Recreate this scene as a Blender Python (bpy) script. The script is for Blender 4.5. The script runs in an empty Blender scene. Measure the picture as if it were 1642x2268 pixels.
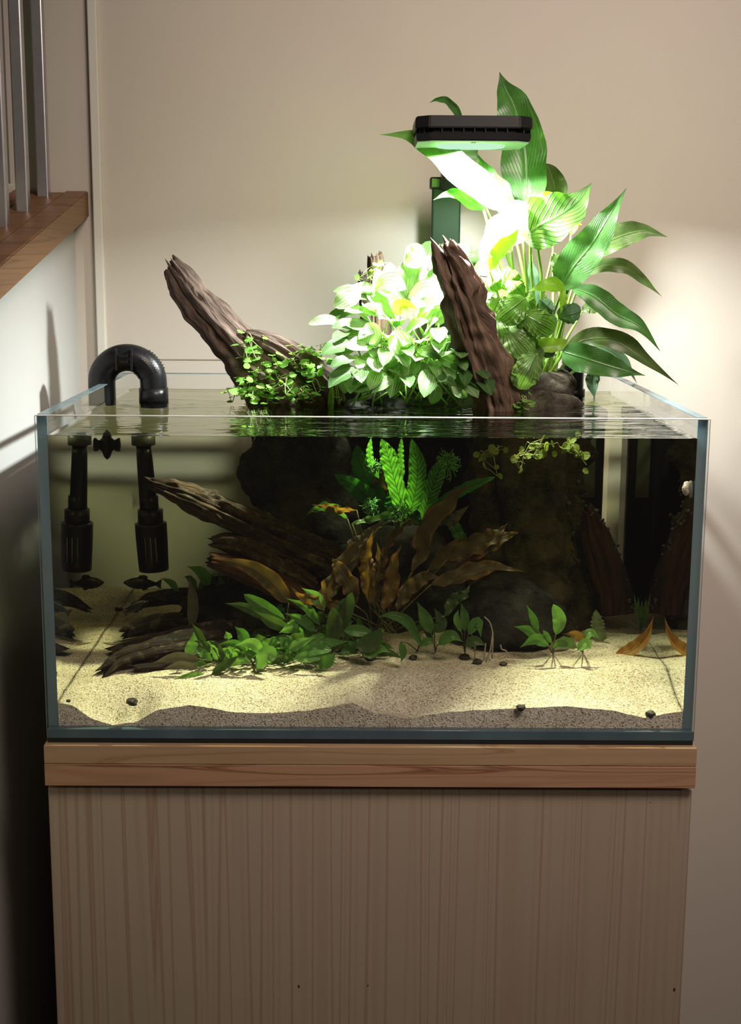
import bpy, bmesh, math, random
from mathutils import Vector, Matrix, noise, Quaternion
import numpy as np

random.seed(7)
SC = bpy.context.scene
COL = SC.collection
PI = math.pi

# ------------------------------------------------------------------ camera
CX, CY, CZ, PITCH, YAW, ROLL, FPX = -0.01258, -1.79524, 0.66182, 0.186866, 0.005638, 0.0064969, 3003.7
W_IMG, H_IMG = 1642, 2268
_f = Vector((math.sin(YAW) * math.cos(PITCH), math.cos(YAW) * math.cos(PITCH), -math.sin(PITCH)))
_r = Vector((math.cos(YAW), -math.sin(YAW), 0))
_u = _r.cross(_f)
RT = _r * math.cos(ROLL) + _u * math.sin(ROLL)
UP = _u * math.cos(ROLL) - _r * math.sin(ROLL)
FW = _f
CAM = Vector((CX, CY, CZ))
cd = bpy.data.cameras.new('camera')
cam = bpy.data.objects.new('camera', cd)
COL.objects.link(cam)
cam.matrix_world = Matrix(((RT.x, UP.x, -FW.x, CX), (RT.y, UP.y, -FW.y, CY), (RT.z, UP.z, -FW.z, CZ), (0, 0, 0, 1)))
cd.sensor_fit = 'HORIZONTAL'
cd.sensor_width = 36
cd.lens = FPX / W_IMG * 36
cd.clip_start = 0.05
SC.camera = cam

# ------------------------------------------------------------------ light and exposure
SC.view_settings.view_transform = 'Standard'
SC.view_settings.look = 'None'
SC.view_settings.gamma = 1
SC.view_settings.use_curve_mapping = False
SC.view_settings.exposure = 0.0
wd = bpy.data.worlds.new('room_ambient')
SC.world = wd
wd.use_nodes = True
wd.node_tree.nodes['Background'].inputs[0].default_value = (1.0, 0.86, 0.74, 1)
wd.node_tree.nodes['Background'].inputs[1].default_value = 0.11


def area_light(name, loc, target, size, power, color, shape='DISK', spread=PI):
    l = bpy.data.lights.new(name, 'AREA')
    l.shape = shape
    l.size = size
    l.energy = power
    l.color = color
    l.spread = spread
    o = bpy.data.objects.new(name, l)
    COL.objects.link(o)
    o.location = loc
    d = Vector(target) - Vector(loc)
    o.rotation_euler = d.to_track_quat('-Z', 'Y').to_euler()
    return o


area_light('room_lamp', (0.75, -1.15, 1.95), (0.25, 0.78, 0.42), 0.9, 9.6, (1.0, 0.83, 0.72), 'DISK', math.radians(75))
LAMP_POWER = 31.0

try:
    SC.cycles.caustics_reflective = False
    SC.cycles.caustics_refractive = False
    SC.cycles.sample_clamp_indirect = 4.0
    SC.cycles.transparent_max_bounces = 40
    SC.cycles.max_bounces = 10
    SC.cycles.use_denoising = True
except Exception:
    pass


# ------------------------------------------------------------------ pixel helpers: a pixel and a depth give a place in the room
def ray(px, py):
    return FW + RT * ((px - 821) / FPX) - UP * ((py - 1134) / FPX)


def at(px, py, Y):
    d = ray(px, py)
    return CAM + d * ((Y - CY) / d.y)


def atx(px, py, X):
    d = ray(px, py)
    return CAM + d * ((X - CX) / d.x)


def atz(px, py, Z):
    d = ray(px, py)
    return CAM + d * ((Z - CZ) / d.z)


def mpp(Y):
    return ((Y - CY) / math.cos(PITCH)) / FPX


def lerp(a, b, t):
    return a + (b - a) * t


def sstep(t):
    t = max(0, min(1, t))
    return t * t * (3 - 2 * t)


def srgb(r, g, b):
    def c(v):
        v /= 255
        return v / 12.92 if v <= 0.04045 else ((v + 0.055) / 1.055) ** 2.4
    return (c(r), c(g), c(b), 1)


# ------------------------------------------------------------------ materials
class NT:
    def __init__(s, name):
        s.m = bpy.data.materials.new(name)
        s.m.use_nodes = True
        s.t = s.m.node_tree
        s.t.nodes.clear()
        s.out = s.t.nodes.new('ShaderNodeOutputMaterial')

    def n(s, typ, **kw):
        nd = s.t.nodes.new('ShaderNode' + typ)
        ins = kw.pop('ins', {})
        for k, v in kw.items():
            setattr(nd, k, v)
        for k, v in ins.items():
            s.set(nd.inputs[k], v)
        return nd

    def set(s, sock, v):
        if hasattr(v, 'is_linked') or hasattr(v, 'links'):
            s.t.links.new(v, sock)
        else:
            sock.default_value = v

    def math(s, op, a, b=0.0, c=None, clamp=False):
        nd = s.n('Math', operation=op, use_clamp=clamp)
        s.set(nd.inputs[0], a)
        s.set(nd.inputs[1], b)
        if c is not None:
            s.set(nd.inputs[2], c)
        return nd.outputs[0]

    def mix(s, fac, a, b):
        nd = s.n('Mix', data_type='RGBA')
        s.set(nd.inputs[0], fac)
        s.set(nd.inputs[6], a)
        s.set(nd.inputs[7], b)
        return nd.outputs[2]

    def ramp(s, fac, stops):
        nd = s.n('ValToRGB')
        s.set(nd.inputs[0], fac)
        el = nd.color_ramp.elements
        while len(el) < len(stops):
            el.new(0.5)
        for e, (p, c) in zip(el, stops):
            e.position = p
            e.color = c if len(c) == 4 else (*c, 1)
        return nd.outputs[0]

    def noise(s, vec, scale, detail=4, rough=0.55, dist=0.0):
        nd = s.n('TexNoise', ins={'Scale': scale, 'Detail': detail, 'Roughness': rough, 'Distortion': dist})
        if vec is not None:
            s.set(nd.inputs['Vector'], vec)
        return nd.outputs['Fac']

    def mapping(s, vec, scale=(1, 1, 1), loc=(0, 0, 0)):
        nd = s.n('Mapping')
        s.set(nd.inputs['Vector'], vec)
        nd.inputs['Scale'].default_value = scale
        nd.inputs['Location'].default_value = loc
        return nd.outputs[0]

    def obj(s):
        return s.n('TexCoord').outputs['Object']

    def pos(s):
        return s.n('NewGeometry').outputs['Position']

    def uv(s):
        return s.n('TexCoord').outputs['UV']

    def bump(s, h, strength=0.3, dist=0.002):
        nd = s.n('Bump', ins={'Strength': strength, 'Distance': dist})
        s.set(nd.inputs['Height'], h)
        return nd.outputs[0]

    def pbsdf(s, color, rough=0.5, metal=0.0, normal=None, spec=0.5, coat=0.0):
        nd = s.n('BsdfPrincipled')
        s.set(nd.inputs['Base Color'], color)
        s.set(nd.inputs['Roughness'], rough)
        nd.inputs['Metallic'].default_value = metal
        nd.inputs['Specular IOR Level'].default_value = spec
        nd.inputs['Coat Weight'].default_value = coat
        if normal is not None:
            s.set(nd.inputs['Normal'], normal)
        return nd.outputs[0]

    def done(s, surf, vol=None):
        s.t.links.new(surf, s.out.inputs['Surface'])
        if vol is not None:
            s.t.links.new(vol, s.out.inputs['Volume'])
        return s.m


def plain(name, color, rough=0.5, metal=0.0, var=0.12, scale=30, bump=0.0, spec=0.5, coat=0.0):
    k = NT(name)
    p = k.pos()
    nz = k.noise(p, scale, 5)
    dark = tuple(c * (1 - var) for c in color[:3]) + (1,)
    lite = tuple(min(1, c * (1 + var)) for c in color[:3]) + (1,)
    c = k.ramp(nz, [(0.3, dark), (0.7, lite)])
    nm = k.bump(k.noise(p, scale * 8, 3), bump, 0.001) if bump else None
    return k.done(k.pbsdf(c, rough, metal, nm, spec, coat))


def wall_mat(name, color):
    k = NT(name)
    p = k.pos()
    c = k.mix(k.ramp(k.noise(p, 1.7, 3), [(0.35, (0, 0, 0, 1)), (0.65, (1, 1, 1, 1))]),
              tuple(v * 0.95 for v in color[:3]) + (1,), color)
    return k.done(k.pbsdf(c, 0.6, 0, k.bump(k.noise(p, 90, 4), 0.08, 0.001), 0.3))


M = {}
M['wall'] = wall_mat('cream_wall_paint', (0.58, 0.53, 0.465, 1))
M['wall_shaded'] = wall_mat('shaded_stairwell_wall', (0.17, 0.16, 0.155, 1))  # unlit stairwell: its shade is put into the wall colour
M['wall_white'] = wall_mat('white_wall_paint', (0.50, 0.49, 0.47, 1))
M['trim'] = wall_mat('white_trim_paint', (0.70, 0.68, 0.61, 1))
M['floor'] = plain('dark_floor_boards', (0.10, 0.07, 0.05, 1), 0.5)
M['groove'] = plain('wall_joint', (0.30, 0.27, 0.24, 1), 0.8)
M['steel'] = plain('brushed_steel', (0.50, 0.50, 0.53, 1), 0.33, 0.9, 0.06, 60)
M['black'] = plain('black_plastic', (0.008, 0.008, 0.009, 1), 0.30, 0, 0.1, 40, 0, 0.28)
M['black_matte'] = plain('black_matte_metal', (0.011, 0.011, 0.012, 1), 0.42, 0.0, 0.1, 50, 0, 0.3)
M['black_slot'] = plain('black_slot', (0.003, 0.003, 0.003, 1), 0.8)
M['grey_collar'] = plain('grey_collar_plastic', (0.10, 0.105, 0.085, 1), 0.45)
M['slit'] = plain('pale_slit', (0.30, 0.31, 0.28, 1), 0.5)
M['foam'] = plain('black_foam', (0.010, 0.010, 0.011, 1), 0.9, 0, 0.2, 300)
M['soil'] = plain('black_wet_soil', (0.012, 0.010, 0.008, 1), 0.7, 0, 0.5, 90, 0.6)
M['fish'] = plain('black_fish_skin', (0.010, 0.011, 0.014, 1), 0.35)
M['fin'] = plain('grey_fin', (0.03, 0.032, 0.036, 1), 0.4)
M['eye'] = plain('fish_eye', (0.25, 0.23, 0.16, 1), 0.2)
M['shell'] = plain('brown_cream_shell', (0.32, 0.26, 0.20, 1), 0.35, 0, 0.8, 160)
M['pebble'] = plain('black_brown_pebble', (0.035, 0.026, 0.022, 1), 0.6, 0, 0.5, 120, 0.5)
M['root'] = plain('pale_root', (0.32, 0.27, 0.22, 1), 0.5)
M['lens_screw'] = plain('lens_screw', (0.02, 0.03, 0.02, 1), 0.5)


def emit_lens():
    k = NT('lit_lens')
    e = k.n('Emission', ins={'Color': (0.62, 1.0, 0.70, 1), 'Strength': 0.9})
    return k.done(e.outputs[0])


M['lens'] = emit_lens()


def glass_pane():
    k = NT('clear_glass_pane')
    g = k.n('NewGeometry')
    dot = k.n('VectorMath', operation='DOT_PRODUCT')
    k.set(dot.inputs[0], g.outputs['Incoming'])
    k.set(dot.inputs[1], g.outputs['Normal'])
    c = k.math('ABSOLUTE', dot.outputs['Value'])
    om = k.math('SUBTRACT', 1.0, c, clamp=True)
    fr = k.math('MULTIPLY_ADD', k.math('POWER', om, 5.0), 0.75, 0.015, clamp=True)
    tr = k.n('BsdfTransparent', ins={'Color': (0.975, 0.985, 0.982, 1)})
    gl = k.n('BsdfGlossy', ins={'Color': (1, 1, 1, 1), 'Roughness': 0.0})
    mx = k.n('MixShader')
    k.set(mx.inputs[0], fr)
    k.set(mx.inputs[1], tr.outputs[0])
    k.set(mx.inputs[2], gl.outputs[0])
    return k.done(mx.outputs[0])


M['glass'] = glass_pane()


def edge_mat():
    k = NT('blue_green_glass_edge')
    p = k.pos()
    c = k.ramp(k.noise(k.mapping(p, (30, 30, 4)), 1.0, 3), [(0.3, (0.22, 0.31, 0.34, 1)), (0.7, (0.30, 0.40, 0.42, 1))])
    a = k.pbsdf(c, 0.15, 0, None, 0.5)
    t = k.n('BsdfTranslucent')
    k.set(t.inputs[0], c)
    mx = k.n('MixShader', ins={0: 0.45})
    k.set(mx.inputs[1], a)
    k.set(mx.inputs[2], t.outputs[0])
    return k.done(mx.outputs[0])


M['edge'] = edge_mat()
M['rim'] = plain('pale_polished_rim', (0.36, 0.36, 0.32, 1), 0.2)


def bottom_mat():
    k = NT('dark_bottom_glass')
    p = k.pos()
    c = k.ramp(k.noise(k.mapping(p, (9, 3, 3)), 1.0, 2), [(0.3, (0.050, 0.085, 0.105, 1)), (0.75, (0.10, 0.15, 0.175, 1))])
    return k.done(k.pbsdf(c, 0.4, 0, None, 0.3))


M['bottom_glass'] = bottom_mat()


def water_mat(top):
    k = NT('rippled_water_surface' if top else 'clear_water_body')
    fr = k.n('Fresnel', ins={'IOR': 1.33})
    gl = k.n('BsdfGlossy', ins={'Color': (1, 1, 1, 1), 'Roughness': 0.0})
    tr = k.n('BsdfTransparent', ins={'Color': (1, 1, 1, 1)})
    if top:
        p = k.pos()
        rp = k.mapping(p, (9, 26, 1))
        h = k.noise(rp, 1.0, 2, 0.5, 0.6)
        # the right half, near the outlet, is choppier
        sx = k.n('SeparateXYZ')
        k.set(sx.inputs[0], p)
        m = k.math('MULTIPLY_ADD', sx.outputs[0], 1.3, 0.55, clamp=True)
        h2 = k.math('MULTIPLY', h, k.math('MULTIPLY_ADD', m, 0.9, 0.12))
        nm = k.bump(h2, 0.5, 0.012)
        k.set(fr.inputs['Normal'], nm)
        k.set(gl.inputs['Normal'], nm)
        fac = fr.outputs[0]
    else:
        g = k.n('NewGeometry')
        # total reflection past the critical angle of the side panes, the same both ways;
        # front and back are wetted to their panes and let light pass
        sx = k.n('SeparateXYZ')
        k.set(sx.inputs[0], g.outputs['Normal'])
        side = k.math('GREATER_THAN', k.math('ABSOLUTE', sx.outputs[0]), 0.7)
        dt = k.n('VectorMath', operation='DOT_PRODUCT')
        k.set(dt.inputs[0], g.outputs['Incoming'])
        k.set(dt.inputs[1], g.outputs['Normal'])
        mr = k.n('MapRange', interpolation_type='SMOOTHSTEP')
        k.set(mr.inputs[0], k.math('ABSOLUTE', dt.outputs['Value']))
        for q, v in ((1, 0.80), (2, 0.72), (3, 0.02), (4, 1.0)):
            mr.inputs[q].default_value = v
        fac = k.math('MULTIPLY', mr.outputs[0], side)
    mx = k.n('MixShader')
    k.set(mx.inputs[0], fac)
    k.set(mx.inputs[1], tr.outputs[0])
    k.set(mx.inputs[2], gl.outputs[0])
    va = k.n('VolumeAbsorption', ins={'Color': (0.60, 0.59, 0.15, 1), 'Density': 1.3})
    return k.done(mx.outputs[0], va.outputs[0])


M['water_top'] = water_mat(True)
M['water'] = water_mat(False)


def sand_mat():
    k = NT('beige_sand')
    p = k.pos()
    v = k.n('TexVoronoi', feature='F1', ins={'Scale': 620.0, 'Randomness': 1.0})
    k.set(v.inputs['Vector'], p)
    sp = k.n('SeparateColor')
    k.set(sp.inputs[0], v.outputs['Color'])
    g = k.ramp(sp.outputs[0], [(0.0, (0.20, 0.14, 0.08, 1)), (0.10, (0.40, 0.32, 0.23, 1)), (0.30, (0.64, 0.56, 0.45, 1)),
                              (0.7, (0.75, 0.68, 0.57, 1)), (1.0, (0.90, 0.86, 0.79, 1))])
    big = k.ramp(k.noise(p, 14, 4), [(0.3, (0.80, 0.76, 0.70, 1)), (0.7, (1, 1, 1, 1))])
    mm = k.n('Mix', data_type='RGBA', blend_type='MULTIPLY', ins={0: 1.0})
    k.set(mm.inputs[6], g)
    k.set(mm.inputs[7], big)
    h = k.math('ADD', v.outputs['Distance'], k.noise(p, 160, 3))
    return k.done(k.pbsdf(mm.outputs[2], 0.85, 0, k.bump(h, 0.7, 0.0012), 0.2))


M['sand'] = sand_mat()


def wood_mat(name, c0, c1, c2, crust=None):
    k = NT(name)
    uv = k.uv()
    p = k.pos()
    st = k.noise(k.mapping(uv, (26, 3.0, 1)), 1.0, 6, 0.62, 0.5)
    fine = k.noise(k.mapping(uv, (90, 6, 1)), 1.0, 4, 0.6)
    c = k.ramp(st, [(0.28, c0), (0.5, c1), (0.72, c2)])
    c = k.mix(k.math('MULTIPLY', fine, 0.5), c, c0)
    if crust:
        f = k.ramp(k.noise(p, 55, 5, 0.65), [(0.52, (0, 0, 0, 1)), (0.66, (1, 1, 1, 1))])
        c = k.mix(f, c, crust)
    h = k.math('ADD', st, k.math('MULTIPLY', fine, 0.6))
    return k.done(k.pbsdf(c, 0.75, 0, k.bump(h, 0.9, 0.004), 0.25))


M['drift'] = wood_mat('weathered_driftwood', (0.030, 0.017, 0.012, 1), (0.105, 0.072, 0.055, 1), (0.205, 0.150, 0.118, 1))
M['drift_wet'] = wood_mat('wet_driftwood', (0.030, 0.018, 0.012, 1), (0.15, 0.095, 0.066, 1), (0.28, 0.19, 0.135, 1))
M['drift_sunk'] = wood_mat('sunken_driftwood', (0.012, 0.008, 0.006, 1), (0.060, 0.034, 0.022, 1), (0.150, 0.090, 0.058, 1), (0.12, 0.10, 0.085, 1))
M['drift_red'] = wood_mat('red_sunken_wood', (0.03, 0.012, 0.008, 1), (0.13, 0.045, 0.028, 1), (0.22, 0.09, 0.06, 1), (0.05, 0.045, 0.04, 1))
M['drift_slab'] = wood_mat('dull_red_sunken_wood', (0.012, 0.005, 0.004, 1), (0.055, 0.022, 0.015, 1), (0.10, 0.045, 0.030, 1))
M['drift_dark'] = wood_mat('black_sunken_root', (0.006, 0.004, 0.005, 1), (0.024, 0.014, 0.012, 1), (0.060, 0.036, 0.025, 1), (0.11, 0.09, 0.065, 1))


def rock_mat(name, a, b):
    k = NT(name)
    p = k.pos()
    n1 = k.noise(p, 26, 7, 0.7)
    c = k.ramp(n1, [(0.35, a), (0.7, b)])
    return k.done(k.pbsdf(c, 0.9, 0, k.bump(k.noise(p, 80, 6, 0.7), 1.0, 0.006), 0.15))


M['stump'] = rock_mat('algae_coated_stump', (0.015, 0.012, 0.009, 1), (0.125, 0.105, 0.080, 1))
M['rock'] = rock_mat('dark_lava_rock', (0.009, 0.009, 0.009, 1), (0.058, 0.055, 0.050, 1))
M['crust'] = rock_mat('grey_crust', (0.05, 0.05, 0.055, 1), (0.20, 0.20, 0.21, 1))


def grain_mat(name, axis, light, mid, dark, dens):
    k = NT(name)
    p = k.obj()
    if axis == 'Z':
        m1 = k.mapping(p, (dens, 1, 0.14))
        m2 = k.mapping(p, (dens * 4.5, 1, 0.6))
        m3 = k.mapping(p, (3.2, 1, 1.6))
    else:
        m1 = k.mapping(p, (1.5, 1, dens))
        m2 = k.mapping(p, (2.0, 1, dens * 5))
        m3 = k.mapping(p, (2.4, 1, 16))
    a = k.noise(m1, 1.0, 2, 0.4, 0.05 if axis == 'Z' else 0.25)
    b = k.noise(m2, 1.0, 3, 0.6)
    c3 = k.noise(m3, 1.0, 3, 0.5, 0.8)
    lines = k.math('PINGPONG', k.math('MULTIPLY', a, 9.0 if axis == 'Z' else 5.0), 0.5)
    lines = k.math('MULTIPLY', lines, 2.0)
    c = k.ramp(lines, [(0.0, mid), (0.35, light), (0.80, light), (0.93, dark), (1.0, mid)])
    c = k.mix(k.math('MULTIPLY', b, 0.35), c, mid)
    c = k.mix(k.ramp(c3, [(0.55, (0, 0, 0, 1)), (0.75, (0.35, 0.35, 0.35, 1) if axis == 'Z' else (0.55, 0.55, 0.55, 1))]), c, dark)
    return k.done(k.pbsdf(c, 0.45, 0, k.bump(b, 0.05, 0.001), 0.35))


M['pine'] = grain_mat('pale_pine_veneer', 'Z', (0.44, 0.355, 0.275, 1), (0.415, 0.32, 0.24, 1), (0.33, 0.22, 0.15, 1), 15)
M['slab_top'] = grain_mat('pine_slab_upper', 'X', (0.46, 0.31, 0.18, 1), (0.42, 0.27, 0.155, 1), (0.34, 0.19, 0.10, 1), 26)
M['slab_low'] = grain_mat('pine_slab_lower', 'X', (0.47, 0.275, 0.165, 1), (0.40, 0.22, 0.125, 1), (0.20, 0.075, 0.035, 1), 30)
M['stringer'] = grain_mat('varnished_brown_timber', 'X', (0.215, 0.105, 0.045, 1), (0.175, 0.082, 0.034, 1), (0.12, 0.053, 0.022, 1), 40)


def leaf_mat(name, base, vein, mode='side', nv=16, slant=5.0, vw=0.25, edge=None, blotch=None, trans=0.35, rough=0.35, tcol=None, vamt=0.7):
    """u runs across the blade (0.5 = midrib), v along it; veins are real leaf pigment"""
    k = NT(name)
    s = k.n('SeparateXYZ')
    k.set(s.inputs[0], k.uv())
    u = k.math('ABSOLUTE', k.math('MULTIPLY_ADD', s.outputs[0], 2.0, -1.0))
    v = s.outputs[1]
    if mode == 'side':
        x = k.math('MULTIPLY_ADD', v, float(nv), k.math('MULTIPLY', u, -slant))
    elif mode == 'long':
        x = k.math('MULTIPLY', u, float(nv))
    else:  # radial, from the petiole
        x = k.math('MULTIPLY', k.math('ARCTAN2', u, k.math('ADD', v, 0.12)), float(nv))
    w = k.math('PINGPONG', x, 0.5)
    line = k.math('SUBTRACT', 1.0, k.math('DIVIDE', w, vw), clamp=True)
    line = k.math('MULTIPLY', line, vamt)
    mid = k.math('SUBTRACT', 1.0, k.math('DIVIDE', u, 0.09), clamp=True)
    f = k.math('MAXIMUM', line, k.math('MULTIPLY', mid, 0.9))
    p = k.pos()
    nz = k.noise(p, 45, 4)
    b0 = tuple(c * 0.72 for c in base[:3]) + (1,)
    b1 = tuple(min(1, c * 1.25) for c in base[:3]) + (1,)
    c = k.ramp(nz, [(0.3, b0), (0.7, b1)])
    if blotch is not None:
        bn = k.noise(k.mapping(k.uv(), (14, 3.5, 1)), 1.0, 5, 0.7, 1.0)
        c = k.mix(k.ramp(bn, [(0.60, (0, 0, 0, 1)), (0.70, (0.8, 0.8, 0.8, 1))]), c, blotch)
    c = k.mix(f, c, vein)
    if edge is not None:
        ee = k.math('MULTIPLY', k.math('GREATER_THAN', k.math('ADD', u, k.math('MULTIPLY', nz, 0.6)), 1.1), 0.8)
        c = k.mix(ee, c, edge)
    a = k.pbsdf(c, rough, 0, k.bump(f, 0.5, 0.0025), 0.45)
    t = k.n('BsdfTranslucent')
    tc = k.n('Mix', data_type='RGBA', blend_type='MULTIPLY', ins={0: 1.0})
    k.set(tc.inputs[6], c)
    k.set(tc.inputs[7], tcol or (1.6, 1.7, 0.7, 1))
    k.set(t.inputs[0], tc.outputs[2])
    mx = k.n('MixShader', ins={0: trans})
    k.set(mx.inputs[1], a)
    k.set(mx.inputs[2], t.outputs[0])
    return k.done(mx.outputs[0])


M['lily'] = leaf_mat('lily_leaf', (0.055, 0.16, 0.035, 1), (0.11, 0.26, 0.07, 1), 'side', 16, 7, 0.10, None, (0.22, 0.38, 0.16, 1), 0.30, 0.30, vamt=0.35)
M['lily_pale'] = leaf_mat('lily_leaf_variegated', (0.13, 0.32, 0.07, 1), (0.22, 0.45, 0.14, 1), 'side', 14, 7, 0.12, None, (0.50, 0.62, 0.38, 1), 0.35, 0.30, vamt=0.4)
M['lily_dark'] = leaf_mat('lily_leaf_dark', (0.06, 0.10, 0.025, 1), (0.09, 0.16, 0.04, 1), 'side', 14, 7, 0.10, None, (0.20, 0.26, 0.10, 1), 0.3, 0.34, vamt=0.35)
M['lily_young'] = leaf_mat('lily_leaf_young', (0.25, 0.45, 0.03, 1), (0.32, 0.55, 0.08, 1), 'side', 10, 6, 0.12, None, None, 0.5, 0.35, vamt=0.4)
M['corrugated'] = leaf_mat('corrugated_leaf', (0.065, 0.17, 0.028, 1), (0.025, 0.075, 0.015, 1), 'side', 11, 4.5, 0.16, None, None, 0.45, 0.3, vamt=0.8)
M['spathe'] = leaf_mat('white_spathe', (0.72, 0.78, 0.62, 1), (0.66, 0.75, 0.52, 1), 'side', 9, 5, 0.12, None, None, 0.35, 0.4, vamt=0.3)
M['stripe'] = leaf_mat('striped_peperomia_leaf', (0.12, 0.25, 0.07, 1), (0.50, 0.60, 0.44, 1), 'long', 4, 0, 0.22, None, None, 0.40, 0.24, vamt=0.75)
M['stripe_lit'] = leaf_mat('lamplit_striped_leaf', (0.33, 0.50, 0.24, 1), (0.66, 0.74, 0.60, 1), 'long', 3, 0, 0.24, None, None, 0.40, 0.24, vamt=0.6)  # lamp glare on the bush put into a paler leaf colour
M['stripe_shaded'] = leaf_mat('shaded_striped_leaf', (0.045, 0.11, 0.025, 1), (0.16, 0.25, 0.12, 1), 'long', 4, 0, 0.16, None, None, 0.35, 0.32, vamt=0.7)  # shade low in the bush put into a darker leaf colour
M['ripple'] = leaf_mat('rippled_peperomia_leaf', (0.115, 0.25, 0.030, 1), (0.025, 0.07, 0.010, 1), 'radial', 4.6, 0, 0.17, None, None, 0.40, 0.32, vamt=1.0)
M['ripple_grey'] = leaf_mat('grey_rippled_leaf', (0.10, 0.19, 0.11, 1), (0.03, 0.07, 0.035, 1), 'radial', 4.6, 0, 0.14, None, None, 0.25, 0.4, vamt=0.8)
M['ripple_dull'] = leaf_mat('dull_rippled_leaf', (0.15, 0.27, 0.07, 1), (0.035, 0.08, 0.02, 1), 'radial', 4.6, 0, 0.15, None, None, 0.40, 0.35, vamt=0.9)
M['creeper'] = leaf_mat('creeper_leaf', (0.20, 0.42, 0.08, 1), (0.30, 0.52, 0.16, 1), 'radial', 3, 0, 0.08, None, None, 0.5, 0.4, vamt=0.4)
M['creeper_sunk'] = leaf_mat('sunken_creeper_leaf', (0.28, 0.38, 0.07, 1), (0.34, 0.42, 0.12, 1), 'radial', 3, 0, 0.08, None, None, 0.5, 0.4, vamt=0.4)
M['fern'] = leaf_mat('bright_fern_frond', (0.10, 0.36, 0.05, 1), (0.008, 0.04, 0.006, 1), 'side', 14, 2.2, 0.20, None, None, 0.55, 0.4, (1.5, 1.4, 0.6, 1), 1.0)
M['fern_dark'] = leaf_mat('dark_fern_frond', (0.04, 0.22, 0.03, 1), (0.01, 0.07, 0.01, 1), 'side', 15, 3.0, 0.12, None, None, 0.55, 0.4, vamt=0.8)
M['moss'] = plain('bright_moss', (0.10, 0.34, 0.06, 1), 0.7, 0, 0.4, 200)
M['brown_leaf'] = leaf_mat('brown_olive_leaf', (0.105, 0.078, 0.028, 1), (0.15, 0.11, 0.05, 1), 'side', 9, 5, 0.06, (0.20, 0.10, 0.03, 1), None, 0.45, 0.55, (1.4, 1.2, 0.6, 1), 0.15)
M['orange_leaf'] = leaf_mat('orange_brown_leaf', (0.16, 0.100, 0.018, 1), (0.20, 0.13, 0.04, 1), 'side', 9, 5, 0.06, (0.18, 0.06, 0.015, 1), None, 0.5, 0.5, (1.4, 1.2, 0.7, 1), 0.15)
M['grey_leaf'] = leaf_mat('dusty_grey_leaf', (0.12, 0.11, 0.075, 1), (0.18, 0.17, 0.13, 1), 'side', 12, 6, 0.1, None, (0.26, 0.25, 0.22, 1), 0.3, 0.7, (1.2, 1.15, 0.8, 1), 0.3)
M['crypt'] = leaf_mat('green_crypt_leaf', (0.075, 0.185, 0.040, 1), (0.12, 0.25, 0.07, 1), 'side', 10, 5, 0.09, None, None, 0.4, 0.38, vamt=0.3)
M['crypt_light'] = leaf_mat('light_crypt_leaf', (0.15, 0.31, 0.085, 1), (0.22, 0.38, 0.14, 1), 'side', 10, 5, 0.09, None, None, 0.4, 0.38, vamt=0.3)
M['crypt_dark'] = leaf_mat('dark_crypt_leaf', (0.050, 0.090, 0.024, 1), (0.075, 0.125, 0.04, 1), 'side', 10, 5, 0.09, None, None, 0.4, 0.4, vamt=0.3)
M['fuzzy'] = leaf_mat('fuzzy_grey_green_leaf', (0.22, 0.29, 0.17, 1), (0.28, 0.36, 0.22, 1), 'side', 16, 2, 0.2, None, None, 0.4, 0.8, vamt=0.4)
M['dead_leaf'] = leaf_mat('dead_orange_leaf', (0.42, 0.22, 0.05, 1), (0.30, 0.13, 0.03, 1), 'side', 12, 5, 0.1, None, (0.30, 0.14, 0.04, 1), 0.45, 0.5, (1.3, 1.1, 0.7, 1), 0.4)
M['petiole'] = plain('green_petiole', (0.20, 0.38, 0.05, 1), 0.4, 0, 0.2, 40)
M['petiole_dark'] = plain('brown_petiole', (0.10, 0.10, 0.03, 1), 0.5, 0, 0.3, 40)
M['creep_stem'] = plain('yellow_green_stem', (0.30, 0.34, 0.12, 1), 0.5)


# ------------------------------------------------------------------ object helpers
def mesh_obj(name, verts, faces, mats, parent=None, smooth=True, uvs=None, midx=None, org=None):
    me = bpy.data.meshes.new(name)
    if org is not None:
        verts = [Vector(v) - org for v in verts]
    me.from_pydata([tuple(v) for v in verts], [], faces)
    for m in (mats if isinstance(mats, (list, tuple)) else [mats]):
        me.materials.append(m)
    if smooth:
        me.polygons.foreach_set('use_smooth', [True] * len(me.polygons))
    if midx:
        me.polygons.foreach_set('material_index', midx)
    if uvs is not None:
        ul = me.uv_layers.new(name='UVMap')
        li = np.empty(len(me.loops), dtype=np.int32)
        me.loops.foreach_get('vertex_index', li)
        ul.data.foreach_set('uv', np.asarray(uvs, dtype=np.float32)[li].ravel())
    me.update()
    o = bpy.data.objects.new(name, me)
    COL.objects.link(o)
    if parent is not None:
        o.parent = parent
    elif org is not None:
        o.location = org
    return o


def bm_obj(name, bm, mat, parent=None, smooth=False, org=None):
    me = bpy.data.meshes.new(name)
    if org is not None:
        bmesh.ops.translate(bm, verts=bm.verts, vec=-Vector(org))
    bm.to_mesh(me)
    bm.free()
    for m in (mat if isinstance(mat, (list, tuple)) else [mat]):
        me.materials.append(m)
    if smooth:
        me.polygons.foreach_set('use_smooth', [True] * len(me.polygons))
    o = bpy.data.objects.new(name, me)
    COL.objects.link(o)
    if parent is not None:
        o.parent = parent
    elif org is not None:
        o.location = org
    return o


def tag(o, label, cat=None, group=None, kind=None):
    if label:
        o['label'] = label
    if cat:
        o['category'] = cat
    if group:
        o['group'] = group
    if kind:
        o['kind'] = kind
    return o


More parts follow.
